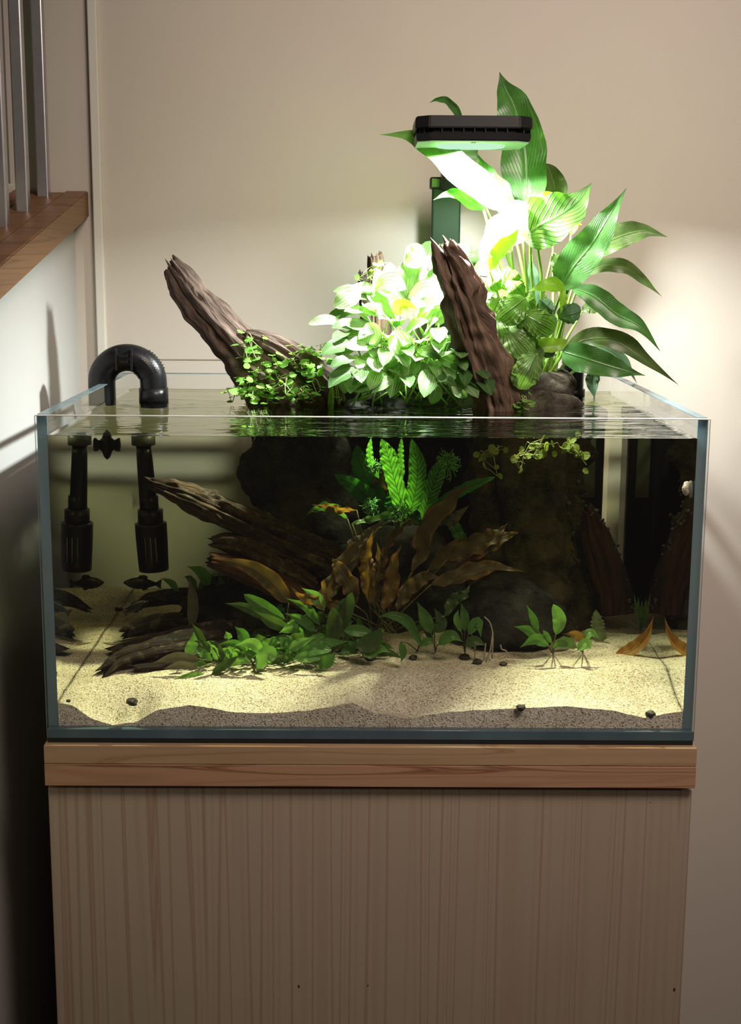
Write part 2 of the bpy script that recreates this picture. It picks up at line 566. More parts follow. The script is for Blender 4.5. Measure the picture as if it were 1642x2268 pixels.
def thing(name, label, cat, loc=(0, 0, 0), group=None):
    o = bpy.data.objects.new(name, None)
    o.empty_display_size = 0.02
    COL.objects.link(o)
    o.location = loc
    return tag(o, label, cat, group)


def box_bm(x0, x1, y0, y1, z0, z1, bev=0.0, seg=2, bm=None):
    b = bmesh.new()
    vs = [b.verts.new((x, y, z)) for x in (x0, x1) for y in (y0, y1) for z in (z0, z1)]
    for f in ((0, 1, 3, 2), (4, 6, 7, 5), (0, 4, 5, 1), (2, 3, 7, 6), (0, 2, 6, 4), (1, 5, 7, 3)):
        b.faces.new([vs[i] for i in f])
    bmesh.ops.recalc_face_normals(b, faces=b.faces)
    if bev:
        bmesh.ops.bevel(b, geom=list(b.edges), offset=bev, segments=seg, affect='EDGES', profile=0.5)
    if bm is None:
        return b
    me = bpy.data.meshes.new('tmp')
    b.to_mesh(me)
    b.free()
    bm.from_mesh(me)
    bpy.data.meshes.remove(me)
    return bm


def box(name, x0, x1, y0, y1, z0, z1, mat, parent=None, bev=0.0, org=None):
    return bm_obj(name, box_bm(x0, x1, y0, y1, z0, z1, bev), mat, parent, False, org)


def catmull(pts, n):
    """smooth curve through a list of tuples"""
    P = [np.array(p, dtype=float) for p in pts]
    if len(P) == 2:
        return [P[0] + (P[1] - P[0]) * (i / (n - 1)) for i in range(n)]
    P = [2 * P[0] - P[1]] + P + [2 * P[-1] - P[-2]]
    m = len(P) - 3
    out = []
    for i in range(n):
        s = i / (n - 1) * m
        k = min(int(s), m - 1)
        t = s - k
        a, b, c, d = P[k:k + 4]
        out.append(0.5 * (2 * b + (c - a) * t + (2 * a - 5 * b + 4 * c - d) * t * t + (3 * b - a - 3 * c + d) * t ** 3))
    return out


def tube_geo(pts, radii, sides=6, n=12, V=None, F=None):
    if V is None:
        V, F = [], []
    rs = radii if hasattr(radii, '__len__') else [radii] * len(pts)
    c = catmull([(*p, r) for p, r in zip(pts, rs)], n)
    base = len(V)
    prev = None
    for i in range(n):
        p = Vector(c[i][:3])
        t = Vector(c[min(i + 1, n - 1)][:3]) - Vector(c[max(i - 1, 0)][:3])
        if t.length < 1e-9:
            t = Vector((0, 0, 1))
        t.normalize()
        if prev is None:
            s = t.cross(Vector((0.3, 0.9, 0.2)))
        else:
            s = prev - t * prev.dot(t)
        s.normalize()
        prev = s
        w = t.cross(s)
        for j in range(sides):
            a = 2 * PI * j / sides
            V.append(p + (s * math.cos(a) + w * math.sin(a)) * max(c[i][3], 1e-5))
    for i in range(n - 1):
        for j in range(sides):
            a = base + i * sides + j
            b = base + i * sides + (j + 1) % sides
            F.append((a, b, b + sides, a + sides))
    F.append(tuple(base + j for j in reversed(range(sides))))
    F.append(tuple(base + (n - 1) * sides + j for j in range(sides)))
    return V, F


def tube(name, pts, radii, mat, parent=None, sides=8, n=14, org=None):
    V, F = tube_geo(pts, radii, sides, n)
    if parent is not None and org is None:
        org = parent.location
    o = mesh_obj(name, V, F, mat, parent, True, None, None, org)
    return o


PROFILE = {
    'lance': lambda t: (math.sin(PI * min(1, t ** 0.74)) ** 0.95) * (1 - 0.45 * sstep((t - 0.6) / 0.4)) + 0.03 * (1 - t),
    'belly': lambda t: (math.sin(PI * min(1, t ** 0.60)) ** 0.88) * (1 - 0.50 * sstep((t - 0.68) / 0.32)),
    'oval': lambda t: math.sin(PI * t) ** 0.62,
    'round': lambda t: math.sqrt(max(0, 1 - (2 * t - 1) ** 2)) ** 0.85,
    'heart': lambda t: (math.sin(PI * min(1, (0.06 + 0.94 * t) ** 0.55)) ** 0.75),
    'strap': lambda t: min(1, t * 7) * min(1, (1 - t) * 3.2) ** 0.7,
}


def leaf_geo(P, S, N, W, shape='lance', fold=0.25, wave=0.0, wf=4, nu=7, seed=0, serr=0.0, rag=0.0):
    """grid blade over a spine: P points, S side vectors, N normals, W full width"""
    n = len(P)
    V, F, UV = [], [], []
    prof = PROFILE[shape]
    rd = random.Random(seed)
    ph = [rd.uniform(0, 6.28), rd.uniform(0, 6.28)]
    for i in range(n):
        t = i / (n - 1)
        w = max(prof(t), 0.015) * W * 0.5
        if serr:
            w *= 1 + serr * (1 if i % 2 else -1)
        for j in range(nu):
            u = -1 + 2 * j / (nu - 1)
            au = abs(u)
            if rag and au > 0.99:
                u *= 1 + rag * noise.noise(Vector((t * 9 + seed, 3.1 * u, seed * 0.37)))
            wv = wave * w * au * au * math.sin(wf * 2 * PI * t + ph[0 if u < 0 else 1])
            V.append(P[i] + S[i] * (u * w * math.cos(fold)) + N[i] * (au * w * math.sin(fold) + wv))
            UV.append((0.5 + 0.5 * u, t))
    for i in range(n - 1):
        for j in range(nu - 1):
            a = i * nu + j
            F.append((a, a + 1, a + nu + 1, a + nu))
    return V, F, UV


def leaf_px(parent, spine, wpx, mat, roll=0.0, shape='lance', fold=0.3, wave=0.12, wf=3, n=17, nu=7, label=None, name='leaf', serr=0.0, seed=None, roll1=None, rag=0.0):
    """spine: (px, py, Y) from the leaf base to its tip"""
    pts = [tuple(at(x, y, Y)) for x, y, Y in spine]
    c = [Vector(p) for p in catmull(pts, n)]
    S, N = [], []
    for i in range(n):
        t = (c[min(i + 1, n - 1)] - c[max(i - 1, 0)]).normalized()
        v = (CAM - c[i]).normalized()
        s = t.cross(v).normalized()
        nn = s.cross(t).normalized()
        r = roll if roll1 is None else lerp(roll, roll1, i / (n - 1))
        S.append(s * math.cos(r) + nn * math.sin(r))
        N.append(nn * math.cos(r) - s * math.sin(r))
    Ym = sum(p[2] for p in spine) / len(spine)
    sd = seed if seed is not None else int(spine[0][0] * 7 + spine[0][1])
    V, F, UV = leaf_geo(c, S, N, wpx * mpp(Ym), shape, fold, wave, wf, nu, sd, serr, rag)
    o = mesh_obj(name, V, F, mat, parent, True, UV, None, parent.location if parent is not None else c[0])
    if label:
        o['label'] = label
    return o


def unit_leaf(name, mat, W, shape, droop=0.25, fold=0.25, wave=0.1, wf=3, n=10, nu=5, seed=0):
    """a blade of length 1 along +Y, face up +Z, as shared mesh data"""
    P = [Vector((0, t, -droop * t * t + 0.25 * droop * t)) for t in [i / (n - 1) for i in range(n)]]
    V, F, UV = leaf_geo(P, [Vector((1, 0, 0))] * n, [Vector((0, 0, 1))] * n, W, shape, fold, wave, wf, nu, seed)
    o = mesh_obj(name, V, F, mat, None, True, UV)
    me = o.data
    bpy.data.objects.remove(o)
    return me


def put_leaf(me, parent, base, direction, face, length, name='leaf'):
    """place shared blade data: base point, direction of the midrib, facing normal"""
    y = Vector(direction).normalized()
    z = Vector(face)
    z = (z - y * z.dot(y))
    if z.length < 1e-5:
        z = y.orthogonal()
    z.normalize()
    x = y.cross(z)
    o = bpy.data.objects.new(name, me)
    COL.objects.link(o)
    o.parent = parent
    b = Vector(base) - parent.location
    o.matrix_basis = Matrix(((x.x * length, y.x * length, z.x * length, b.x), (x.y * length, y.y * length, z.y * length, b.y),
                             (x.z * length, y.z * length, z.z * length, b.z), (0, 0, 0, 1)))
    return o


def fbm(v, o=4):
    return noise.fractal(v, 1.0, 2.0, o)


def wood_geo(pts, seed=0, n=80, m=44, flute=0.32, kf=2.6, jag=(0.0, 0.0), flat=1.0, pit=0.1, tw=0.0, hole=0.0):
    """weathered branch: pts are (Vector, radius); fluted lengthwise, torn at the ends"""
    c = catmull([(*p, r) for p, r in pts], n)
    L = sum((Vector(c[i + 1][:3]) - Vector(c[i][:3])).length for i in range(n - 1))
    V, F, UV = [], [], []
    prev = None
    off = Vector((seed * 3.17, seed * 1.31, seed * 7.7))
    for i in range(n):
        t = i / (n - 1)
        p = Vector(c[i][:3])
        tg = (Vector(c[min(i + 1, n - 1)][:3]) - Vector(c[max(i - 1, 0)][:3])).normalized()
        if prev is None:
            v = (CAM - p).normalized()
            s = tg.cross(v)
        else:
            s = prev - tg * prev.dot(tg)
        s.normalize()
        prev = s
        w = tg.cross(s)
        r = max(c[i][3], 0.0008)
        for j in range(m):
            a = 2 * PI * j / m + tw * t
            ca, sa = math.cos(a), math.sin(a)
            q = Vector((ca * kf, sa * kf, t * L * 3.0)) + off
            rid = 1 - abs(noise.noise(q)) * 2.2
            q2 = Vector((ca * kf * 2.4, sa * kf * 2.4, t * L * 9)) + off
            rid2 = 1 - abs(noise.noise(q2)) * 2.0
            bumps = noise.noise(p * 45 + off + Vector((ca, sa, 0)))
            rid3 = 1 - abs(noise.noise(Vector((ca * kf * 5, sa * kf * 5, t * L * 22)) + off)) * 2.0
            d = 1 + flute * 0.22 * (rid3 - 0.6) + flute * (rid - 0.6) + flute * 0.45 * (rid2 - 0.6) + pit * bumps
            if hole:
                d -= hole * sstep((noise.noise(Vector((ca * 1.6, sa * 1.6, t * L * 14)) + off * 1.3) - 0.12) / 0.22)
            e = noise.noise(Vector((ca * 2.2, sa * 2.2, 5.5)) + off) + 0.5 * noise.noise(Vector((ca * 5, sa * 5, 1.5)) + off)
            sh = 0
            if t < 0.35 and jag[0]:
                sh += (0.35 - t) / 0.35 * e * jag[0]
            if t > 0.65 and jag[1]:
                sh += (t - 0.65) / 0.35 * e * jag[1]
            V.append(p + s * (ca * r * d) + w * (sa * r * d * flat) + tg * sh)
            UV.append((j / m if j <= m // 2 else 1 - j / m, t * L * 6))
    for i in range(n - 1):
        for j in range(m):
            a = i * m + j
            b = i * m + (j + 1) % m
            F.append((a, b, b + m, a + m))
    for i, sg in ((0, 1), (n - 1, -1)):
        ctr = sum((V[i * m + j] for j in range(m)), Vector()) / m
        tg = (Vector(c[1][:3]) - Vector(c[0][:3])).normalized() if i == 0 else (Vector(c[-2][:3]) - Vector(c[-1][:3])).normalized()
        k = len(V)
        V.append(ctr + tg * c[i][3] * 0.6)
        UV.append((0.5, 0))
        for j in range(m):
            a, b = i * m + j, i * m + (j + 1) % m
            F.append((k, b, a) if sg > 0 else (k, a, b))
    return V, F, UV


def wood_px(name, spine, mat, parent=None, org=None, **kw):
    """spine: (px, py, Y, radius in px)"""
    pts = [(at(x, y, Y), r * mpp(Y)) for x, y, Y, r in spine]
    V, F, UV = wood_geo(pts, **kw)
    if parent is not None:
        org = parent.location
    return mesh_obj(name, V, F, mat, parent, True, UV, None, org)


def lump(name, c, r, mat, seed=0, sub=4, amp=0.28, freq=1.6, parent=None, org=None, rough=0.10):
    bm = bmesh.new()
    bmesh.ops.create_icosphere(bm, subdivisions=sub, radius=1)
    off = Vector((seed * 1.7, seed * 2.9, seed * 0.6))
    for v in bm.verts:
        d = 1 + amp * noise.noise(v.co * freq + off) + rough * fbm(v.co * freq * 3.5 + off, 3)
        q = v.co * d
        v.co = Vector(c) + Vector((q.x * r[0], q.y * r[1], q.z * r[2]))
    if parent is not None:
        org = parent.location
    return bm_obj(name, bm, mat, parent, True, Vector(c) if org is None else org)


# ------------------------------------------------------------------ the room
YW = 0.78           # back wall
XL = -0.551         # face of the knee wall on the left
D, T, HW, HT = 0.67, 0.0135, 0.45, 0.45
o = box('wall_back', -1.2, 1.6, YW, YW + 0.1, -0.95, 2.4, M['wall'])
tag(o, None, kind='structure')
g = box('trim_2', -0.498, 0.2, YW - 0.0012, YW + 0.001, 0.4655, 0.4675, M['groove'])  # panel joint in the wall, drawn as a thin dark strip
tag(g, None, kind='structure')
o = box('trim_1', -0.5135, -0.497, YW - 0.014, YW + 0.01, -0.95, 2.4, M['trim'], bev=0.002)
tag(o, None, kind='structure')
o = box('floor', -1.2, 1.6, -2.6, 0.88, -0.99, -0.95, M['floor'])
tag(o, None, kind='structure')
# knee wall with the sloping top that follows the stair
SL = 0.133 / 0.65   # rise of the stair timber


def zs(y):
    return 0.7285 + (y - 0.775) * SL * 1.0


bm = bmesh.new()
ya, yb = -0.6, YW
prof = [(ya, -0.95), (yb, -0.95), (yb, zs(yb) - 0.001), (ya, zs(ya) - 0.001)]
vv = [[bm.verts.new((x, y, z)) for y, z in prof] for x in (-0.655, XL)]
for i in range(4):
    bm.faces.new((vv[0][i], vv[0][(i + 1) % 4], vv[1][(i + 1) % 4], vv[1][i]))
bm.faces.new(vv[0][::-1])
bm.faces.new(vv[1])
bmesh.ops.recalc_face_normals(bm, faces=bm.faces)
tag(bm_obj('wall_left', bm, M['wall_white']), None, kind='structure')
o = box('wall_stairwell', -0.80, -0.667, -0.6, YW, 0.2, 2.4, M['wall_shaded'])
tag(o, None, kind='structure')
o = box('baseboard_left', -0.667, -0.661, -0.6, YW, 0.72, 0.787, M['trim'], bev=0.003)
tag(o, None, kind='structure')

# stair timber along the top of the knee wall
tb = thing('stair_stringer', 'brown varnished sloping timber along the top of the white knee wall', 'stair rail', (-0.6, 0.3, zs(0.3)))
ang = math.atan(SL)


def slope_part(name, x0, x1, za, zb, y0, y1, mat, bev=0.002):
    b = bmesh.new()
    vs = []
    for x in (x0, x1):
        for y in (y0, y1):
            for z in (za, zb):
                vs.append(b.verts.new((x, y, zs(y) + z)))
    for f in ((0, 1, 3, 2), (4, 6, 7, 5), (0, 4, 5, 1), (2, 3, 7, 6), (0, 2, 6, 4), (1, 5, 7, 3)):
        b.faces.new([vs[i] for i in f])
    bmesh.ops.recalc_face_normals(b, faces=b.faces)
    bmesh.ops.bevel(b, geom=list(b.edges), offset=bev, segments=2, affect='EDGES')
    return bm_obj(name, b, mat, tb, False, tb.location)


slope_part('side_board', -0.565, -0.523, 0.0, 0.047, -0.6, 0.776, M['stringer'])
slope_part('top_board', -0.628, -0.5655, 0.0, 0.0445, -0.6, 0.776, M['stringer'])
slope_part('raised_strip', -0.655, -0.6285, 0.0, 0.052, -0.6, 0.776, M['stringer'])
for k, (px, py, lab) in enumerate(((98, 448, 'steel baluster nearest the back wall on the brown stair timber'),
                                   (53, 488, 'middle steel baluster of the stair, second from the back wall'),
                                   (7, 533, 'steel baluster at the left picture edge, third from the back wall'))):
    p = atx(px, py, -0.597)
    z0 = zs(p.y) + 0.0445
    t = thing('stair_baluster', lab, 'baluster', (p.x, p.y, z0), 'steel stair balusters')
    box('square_bar', p.x - 0.0105, p.x + 0.0105, p.y - 0.0105, p.y + 0.0105, z0 - 0.01, 1.7, M['steel'], t, 0.0025, t.location)

# ------------------------------------------------------------------ cabinet
cb = thing('aquarium_cabinet', 'pale pine cabinet with vertical grain carrying the aquarium', 'cabinet', (0, 0.33, -0.95))
box('front_panel', -0.4525, 0.4525, 0.003, 0.021, -0.95, -0.074, M['pine'], cb, 0.0015, cb.location)
box('side_panel', -0.4525, -0.4345, 0.0215, 0.66, -0.95, -0.074, M['pine'], cb, 0.0015, cb.location)
box('side_panel', 0.4345, 0.4525, 0.0215, 0.66, -0.95, -0.074, M['pine'], cb, 0.0015, cb.location)
box('back_panel', -0.434, 0.434, 0.645, 0.66, -0.95, -0.074, M['pine'], cb, 0, cb.location)
box('spacer', -0.44, 0.44, 0.012, 0.655, -0.0740, -0.0655, M['floor'], cb, 0, cb.location)
o = box('upper_board', -0.453, 0.453, -0.011, 0.675, -0.0335, -0.0062, M['slab_top'], cb, 0.0016, cb.location)
o['label'] = 'paler upper layer of the top board'
o = box('lower_board', -0.453, 0.453, -0.011, 0.675, -0.0655, -0.0337, M['slab_low'], cb, 0.001, cb.location)
o['label'] = 'redder lower layer of the top board with dark streaks'
# a small knot and specks in the veneer
for px, py, rr in ((1440, 1778, 0.0012), (662, 2185, 0.003), (815, 2183, 0.002), (1494, 2192, 0.0035)):
    p = at(px, py, 0.003)
    b = bmesh.new()
    bmesh.ops.create_icosphere(b, subdivisions=2, radius=1)
    for v in b.verts:
        v.co = Vector((p.x + v.co.x * rr * 0.6, 0.0032 + v.co.y * 0.0006, p.z + v.co.z * rr))
    bm_obj('knot', b, M['drift'], cb, True, cb.location)
o = box('foam_mat', -0.449, 0.449, 0.0, 0.67, -0.0060, -0.0003, M['foam'], org=Vector((0, 0.33, -0.003)))
tag(o, 'thin black foam mat between the aquarium and the pine top', 'mat')

# ------------------------------------------------------------------ aquarium
aq = thing('aquarium', 'rimless clear glass aquarium with blue green edges on the pine cabinet', 'aquarium', (0, 0.33, 0))
A = aq.location
box('bottom_pane', -HW, HW, 0.0, D, 0, 0.0135, M['bottom_glass'], aq, 0.0008, A)
box('front_pane', -HW, HW, 0.0, 0.012, 0.0138, HT, M['glass'], aq, 0, A)
box('back_pane', -HW, HW, D - 0.012, D, 0.0138, HT, M['glass'], aq, 0, A)
for sg in (-1, 1):
    xa, xb = sorted((sg * HW, sg * (HW - T)))
    box('side_pane', xa, xb, 0.0162, D - 0.0125, 0.0138, HT, M['glass'], aq, 0, A)
    e = box('pane_edge', xa, xb, 0.0124, 0.0160, 0.0138, HT, M['edge'], aq, 0, A)
    e['label'] = 'blue green polished edge of the side pane'
    e = box('pane_rim', xa, xb, 0.0165, D - 0.012, HT - 0.0006, HT + 0.0006, M['edge'], aq, 0, A)
    e['label'] = 'pale polished top rim of the side pane'
    e = box('seam', sg * HW - 0.0006 if sg > 0 else sg * HW, sg * HW if sg > 0 else sg * HW + 0.0006, -0.0008, 0.0, 0.0, HT, M['edge'], aq, 0, A)
e = box('pane_rim', -HW, HW, 0.0, 0.012, HT - 0.0003, HT + 0.0004, M['rim'], aq, 0, A)
e['label'] = 'bright polished top rim of the front pane'
e = box('pane_rim', -HW, HW, D - 0.012, D, HT - 0.0004, HT + 0.0008, M['edge'], aq, 0, A)

# sand: heights taken along the front glass, then a gentle bed behind it
FRONT = [(125, 1555), (160, 1562), (200, 1590), (250, 1606), (300, 1600), (350, 1572), (420, 1562), (470, 1568), (520, 1578), (600, 1580), (700, 1572),
         (780, 1556), (830, 1578), (900, 1592), (1000, 1576), (1150, 1568), (1250, 1564), (1350, 1572), (1430, 1590), (1480, 1580), (1530, 1573)]
FXZ = [(at(px, py, 0.0125).x, at(px, py, 0.0125).z) for px, py in FRONT]


def sand_z(x, y):
    xs = [a for a, _ in FXZ]
    zf = float(np.interp(x, xs, [b for _, b in FXZ]))
    bed = 0.056 + 0.012 * math.sin(x * 5 + 0.6) * 0.4
    bed = lerp(bed, lerp(0.052, 0.034, sstep((x + 0.4) / 0.8)), sstep((y - 0.40) / 0.25))
    bed += 0.010 * sstep((x - 0.25) / 0.15) * sstep((y - 0.05) / 0.1) * (1 - sstep((y - 0.3) / 0.2))
    s = sstep((y - 0.013) / 0.11)
    z = lerp(zf, bed, s)
    z += 0.0035 * noise.noise(Vector((x * 16, y * 16, 0.3))) * sstep((y - 0.013) / 0.05) + 0.0011 * noise.noise(Vector((x * 60, y * 60, 2)))
    return z


NX, NY = 220, 90
V, F, UV = [], [], []
for j in range(NY):
    y = 0.0123 + (D - 0.0125 - 0.0123) * (j / (NY - 1)) ** 1.5
    for i in range(NX):
        x = -HW + T + 0.0004 + (2 * (HW - T) - 0.0008) * i / (NX - 1)
        V.append((x, y, sand_z(x, y)))
for j in range(NY - 1):
    for i in range(NX - 1):
        a = j * NX + i
        F.append((a, a + 1, a + NX + 1, a + NX))
ring = [i for i in range(NX)] + [j * NX + NX - 1 for j in range(1, NY)] + [(NY - 1) * NX + i for i in range(NX - 2, -1, -1)] + [j * NX for j in range(NY - 2, 0, -1)]
b0 = len(V)
for i in ring:
    V.append((V[i][0], V[i][1], 0.0138))
nr = len(ring)
for i in range(nr):
    F.append((ring[i], b0 + i, b0 + (i + 1) % nr, ring[(i + 1) % nr]))
F.append(tuple(b0 + i for i in reversed(range(nr))))
sd = mesh_obj('sand', V, F, M['sand'], None, True, None, None, Vector((0, 0.33, 0.0138)))
# keep the front cut crisp
sd.data.polygons.foreach_set('use_smooth', [True] * ((NX - 1) * (NY - 1)) + [False] * (nr + 1))
tag(sd, 'pale beige sand bed with wavy front edge covering the aquarium floor', 'sand', None, 'stuff')


def on_sand(px, py):
    p = atz(px, py, 0.055)
    for _ in range(12):
        p = atz(px, py, sand_z(p.x, min(max(p.y, 0.015), 0.65)))
    return p


# water
ZW = 0.4205
wx, wy0, wy1 = HW - T - 0.0002, 0.0121, D - 0.0121
NXW, NYW = 90, 60
V, F, MI = [], [], []
for j in range(NYW):
    for i in range(NXW):
        x = -wx + 2 * wx * i / (NXW - 1)
        y = wy0 + (wy1 - wy0) * j / (NYW - 1)
        e = min(wx - abs(x), y - wy0, wy1 - y)
        V.append((x, y, ZW + 0.0022 * math.exp(-e / 0.0035)))
for j in range(NYW - 1):
    for i in range(NXW - 1):
        a = j * NXW + i
        F.append((a, a + 1, a + NXW + 1, a + NXW))
        MI.append(0)
ring = [i for i in range(NXW)] + [j * NXW + NXW - 1 for j in range(1, NYW)] + [(NYW - 1) * NXW + i for i in range(NXW - 2, -1, -1)] + [j * NXW for j in range(NYW - 2, 0, -1)]
b0 = len(V)
for i in ring:
    V.append((V[i][0], V[i][1], 0.0139))
nr = len(ring)
for i in range(nr):
    F.append((ring[i], b0 + i, b0 + (i + 1) % nr, ring[(i + 1) % nr]))
    MI.append(1)
F.append(tuple(b0 + i for i in reversed(range(nr))))
MI.append(1)
wa = mesh_obj('water', V, F, [M['water_top'], M['water']], None, True, None, MI, Vector((0, 0.33, 0.0139)))
wa.data.polygons.foreach_set('use_smooth', [True] * ((NXW - 1) * (NYW - 1)) + [False] * (nr + 1))
tag(wa, 'clear yellowish water with rippled mirror surface filling the glass aquarium', 'water', None, 'stuff')

# ------------------------------------------------------------------ the lamp
LC = Vector((0.152, 0.395, 0.0))
lm = thing('aquarium_lamp', 'flat black eight sided lamp head on a dark post above the plants', 'lamp', (LC.x, LC.y, 0.829))
hw, ch = 0.0890, 0.0205
octo = [(-hw + ch, -hw), (hw - ch, -hw), (hw, -hw + ch), (hw, hw - ch), (hw - ch, hw), (-hw + ch, hw), (-hw, hw - ch), (-hw, -hw + ch)]


def prism(name, pts, z0, z1, mat, parent, s0=1.0, s1=1.0, bev=0.0015):
    b = bmesh.new()
    lo = [b.verts.new((LC.x + x * s0, LC.y + y * s0, z0)) for x, y in pts]
    hi = [b.verts.new((LC.x + x * s1, LC.y + y * s1, z1)) for x, y in pts]
    k = len(pts)
    for i in range(k):
        b.faces.new((lo[i], lo[(i + 1) % k], hi[(i + 1) % k], hi[i]))
    b.faces.new(lo[::-1])
    b.faces.new(hi)
    bmesh.ops.recalc_face_normals(b, faces=b.faces)
    if bev:
        bmesh.ops.bevel(b, geom=list(b.edges), offset=bev, segments=2, affect='EDGES')
    return bm_obj(name, b, mat, parent, False, parent.location)


prism('upper_housing', octo, 0.8475, 0.8655, M['black_matte'], lm, 1.0, 0.985)
prism('lower_housing', octo, 0.8290, 0.8410, M['black_matte'], lm, 0.965, 0.985)
prism('vent_core', octo, 0.8409, 0.8476, M['black_slot'], lm, 0.90, 0.90, 0)
prism('top_cover', [(0.06 * math.cos(i * PI / 12), 0.06 * math.sin(i * PI / 12)) for i in range(24)], 0.8655, 0.8672, M['black_matte'], lm, 1, 0.97, 0)
bmf = bmesh.new()
for i in range(8):
    (xa, ya2), (xb, yb2) = octo[i], octo[(i + 1) % 8]
    k = max(2, int(math.hypot(xb - xa, yb2 - ya2) / 0.0155))
    for j in range(k + 1):
        x, y = lerp(xa, xb, j / k) * 0.955 + LC.x, lerp(ya2, yb2, j / k) * 0.955 + LC.y
        box_bm(x - 0.0009, x + 0.0009, y - 0.0009, y + 0.0009, 0.8408, 0.8477, 0, 1, bmf)
o = bm_obj('vent_fins', bmf, M['black_matte'], lm, False, lm.location)
o['kind'] = 'stuff'
# underside: plate with the lit lens in it
prism('lens_plate', octo, 0.8278, 0.8290, plain('lamp_underside', (0.30, 0.46, 0.32, 1), 0.4), lm, 0.95, 0.955, 0)
prism('lens', [(0.055 * math.cos(i * PI / 16), 0.055 * math.sin(i * PI / 16)) for i in range(32)], 0.8255, 0.8279, M['lens'], lm, 0.96, 1, 0)
b = bmesh.new()
bmesh.ops.create_cone(b, cap_ends=True, segments=16, radius1=0.004, radius2=0.004, depth=0.001)
bmesh.ops.translate(b, verts=b.verts, vec=(LC.x, LC.y - 0.066, 0.8274))
bm_obj('screw', b, M['lens_screw'], lm, False, lm.location)
# arm and post down to the back pane
pw = at(991, 400, 0.66)
b = bmesh.new()
sec = [(0.44, 0.829), (0.46, 0.829), (0.655, 0.829), (0.655, 0.772), (0.625, 0.772), (0.60, 0.795), (0.46, 0.812)]
vv = [[b.verts.new((x, y, z)) for y, z in sec] for x in (pw.x - 0.022 + 0.01, pw.x + 0.026 + 0.01)]
k = len(sec)
for i in range(k):
    b.faces.new((vv[0][i], vv[0][(i + 1) % k], vv[1][(i + 1) % k], vv[1][i]))
b.faces.new(vv[0][::-1])
b.faces.new(vv[1])
bmesh.ops.recalc_face_normals(b, faces=b.faces)
bmesh.ops.bevel(b, geom=list(b.edges), offset=0.002, segments=2, affect='EDGES')
bm_obj('arm', b, M['black_matte'], lm, False, lm.location)
M['post'] = plain('dark_post', (0.008, 0.016, 0.010, 1), 0.6, 0.0, 0.2, 12, 0, 0.12)
box('post', pw.x - 0.0255, pw.x + 0.0255, 0.672, 0.690, 0.36, 0.79, M['post'], lm, 0.003, lm.location)
box('post_cap', pw.x - 0.030, pw.x + 0.012, 0.655, 0.693, 0.775, 0.795, M['black_matte'], lm, 0.003, lm.location)
b = box_bm(pw.x - 0.02, pw.x + 0.02, 0.640, 0.655, 0.385, 0.45, 0.003)
b = box_bm(pw.x - 0.02, pw.x + 0.02, 0.640, 0.690, 0.452, 0.466, 0.003, 2, b)
bm_obj('clamp', b, M['black_matte'], lm, False, lm.location)
ll = bpy.data.lights.new('lamp_led', 'AREA')
ll.shape = 'DISK'
ll.size = 0.065
ll.energy = LAMP_POWER
ll.color = (0.95, 1.0, 0.97)
ll.spread = math.radians(160)
lo = bpy.data.objects.new('lamp_led', ll)
COL.objects.link(lo)
lo.location = (LC.x, LC.y, 0.8280)
lm.location.z += 0.0035

# ------------------------------------------------------------------ filter intake over the left pane
YI = 0.47
fi = thing('filter_intake', 'black filter intake pipe arching over the left pane', 'filter pipe', tuple(at(338, 1262, YI)))
aL, aR = at(226, 850, YI), at(340, 850, YI)
top = at(283, 796, YI)
R_arch = (aR.x - aL.x) / 2
zc = aL.z + 0.004
pts = [(aL.x, YI, aL.z - 0.035), (aL.x, YI, zc)]
pts += [(aL.x + R_arch - R_arch * math.cos(PI * i / 10), YI, zc + R_arch * 0.93 * math.sin(PI * i / 10)) for i in range(1, 10)]
pts += [(aR.x, YI, zc), (aR.x, YI, ZW - 0.01)]
tube('elbow', pts, 0.0225, M['black'], fi, 24, 64)
# collar rings on the flexible stretch of the arch
V, F = [], []
for i in range(8):
    a = PI * (0.70 + 0.026 * i)
    p = Vector((aL.x + R_arch - R_arch * math.cos(a), YI, zc + R_arch * 0.93 * math.sin(a)))
    t = Vector((math.sin(a), 0, math.cos(a) * 0.93)).normalized()
    tube_geo([p - t * 0.0012, p + t * 0.0012], 0.0240, 20, 2, V, F)
mesh_obj('hose_ribs', V, F, M['black'], fi, False, None, None, fi.location)
pc = Vector((aL.x + R_arch, YI, zc + R_arch * 0.93))
b = box_bm(pc.x - 0.016, pc.x - 0.0125, YI - 0.026, YI - 0.018, pc.z - 0.02, pc.z + 0.016, 0.001)
b = box_bm(pc.x + 0.0095, pc.x + 0.013, YI - 0.026, YI - 0.018, pc.z - 0.02, pc.z + 0.016, 0.001, 2, b)
b = box_bm(pc.x - 0.009, pc.x + 0.006, YI - 0.0255, YI - 0.020, pc.z + 0.001, pc.z + 0.006, 0.001, 2, b)
b = box_bm(pc.x - 0.009, pc.x + 0.006, YI - 0.0255, YI - 0.020, pc.z - 0.008, pc.z - 0.003, 0.001, 2, b)
bm_obj('clip', b, M['black'], fi, False, fi.location)
tube('outlet_collar', [(aR.x, YI, ZW - 0.004), (aR.x, YI, ZW + 0.022)], 0.0245, M['black'], fi, 24, 3)


def zpx(y):
    return at(320, y, YI).z


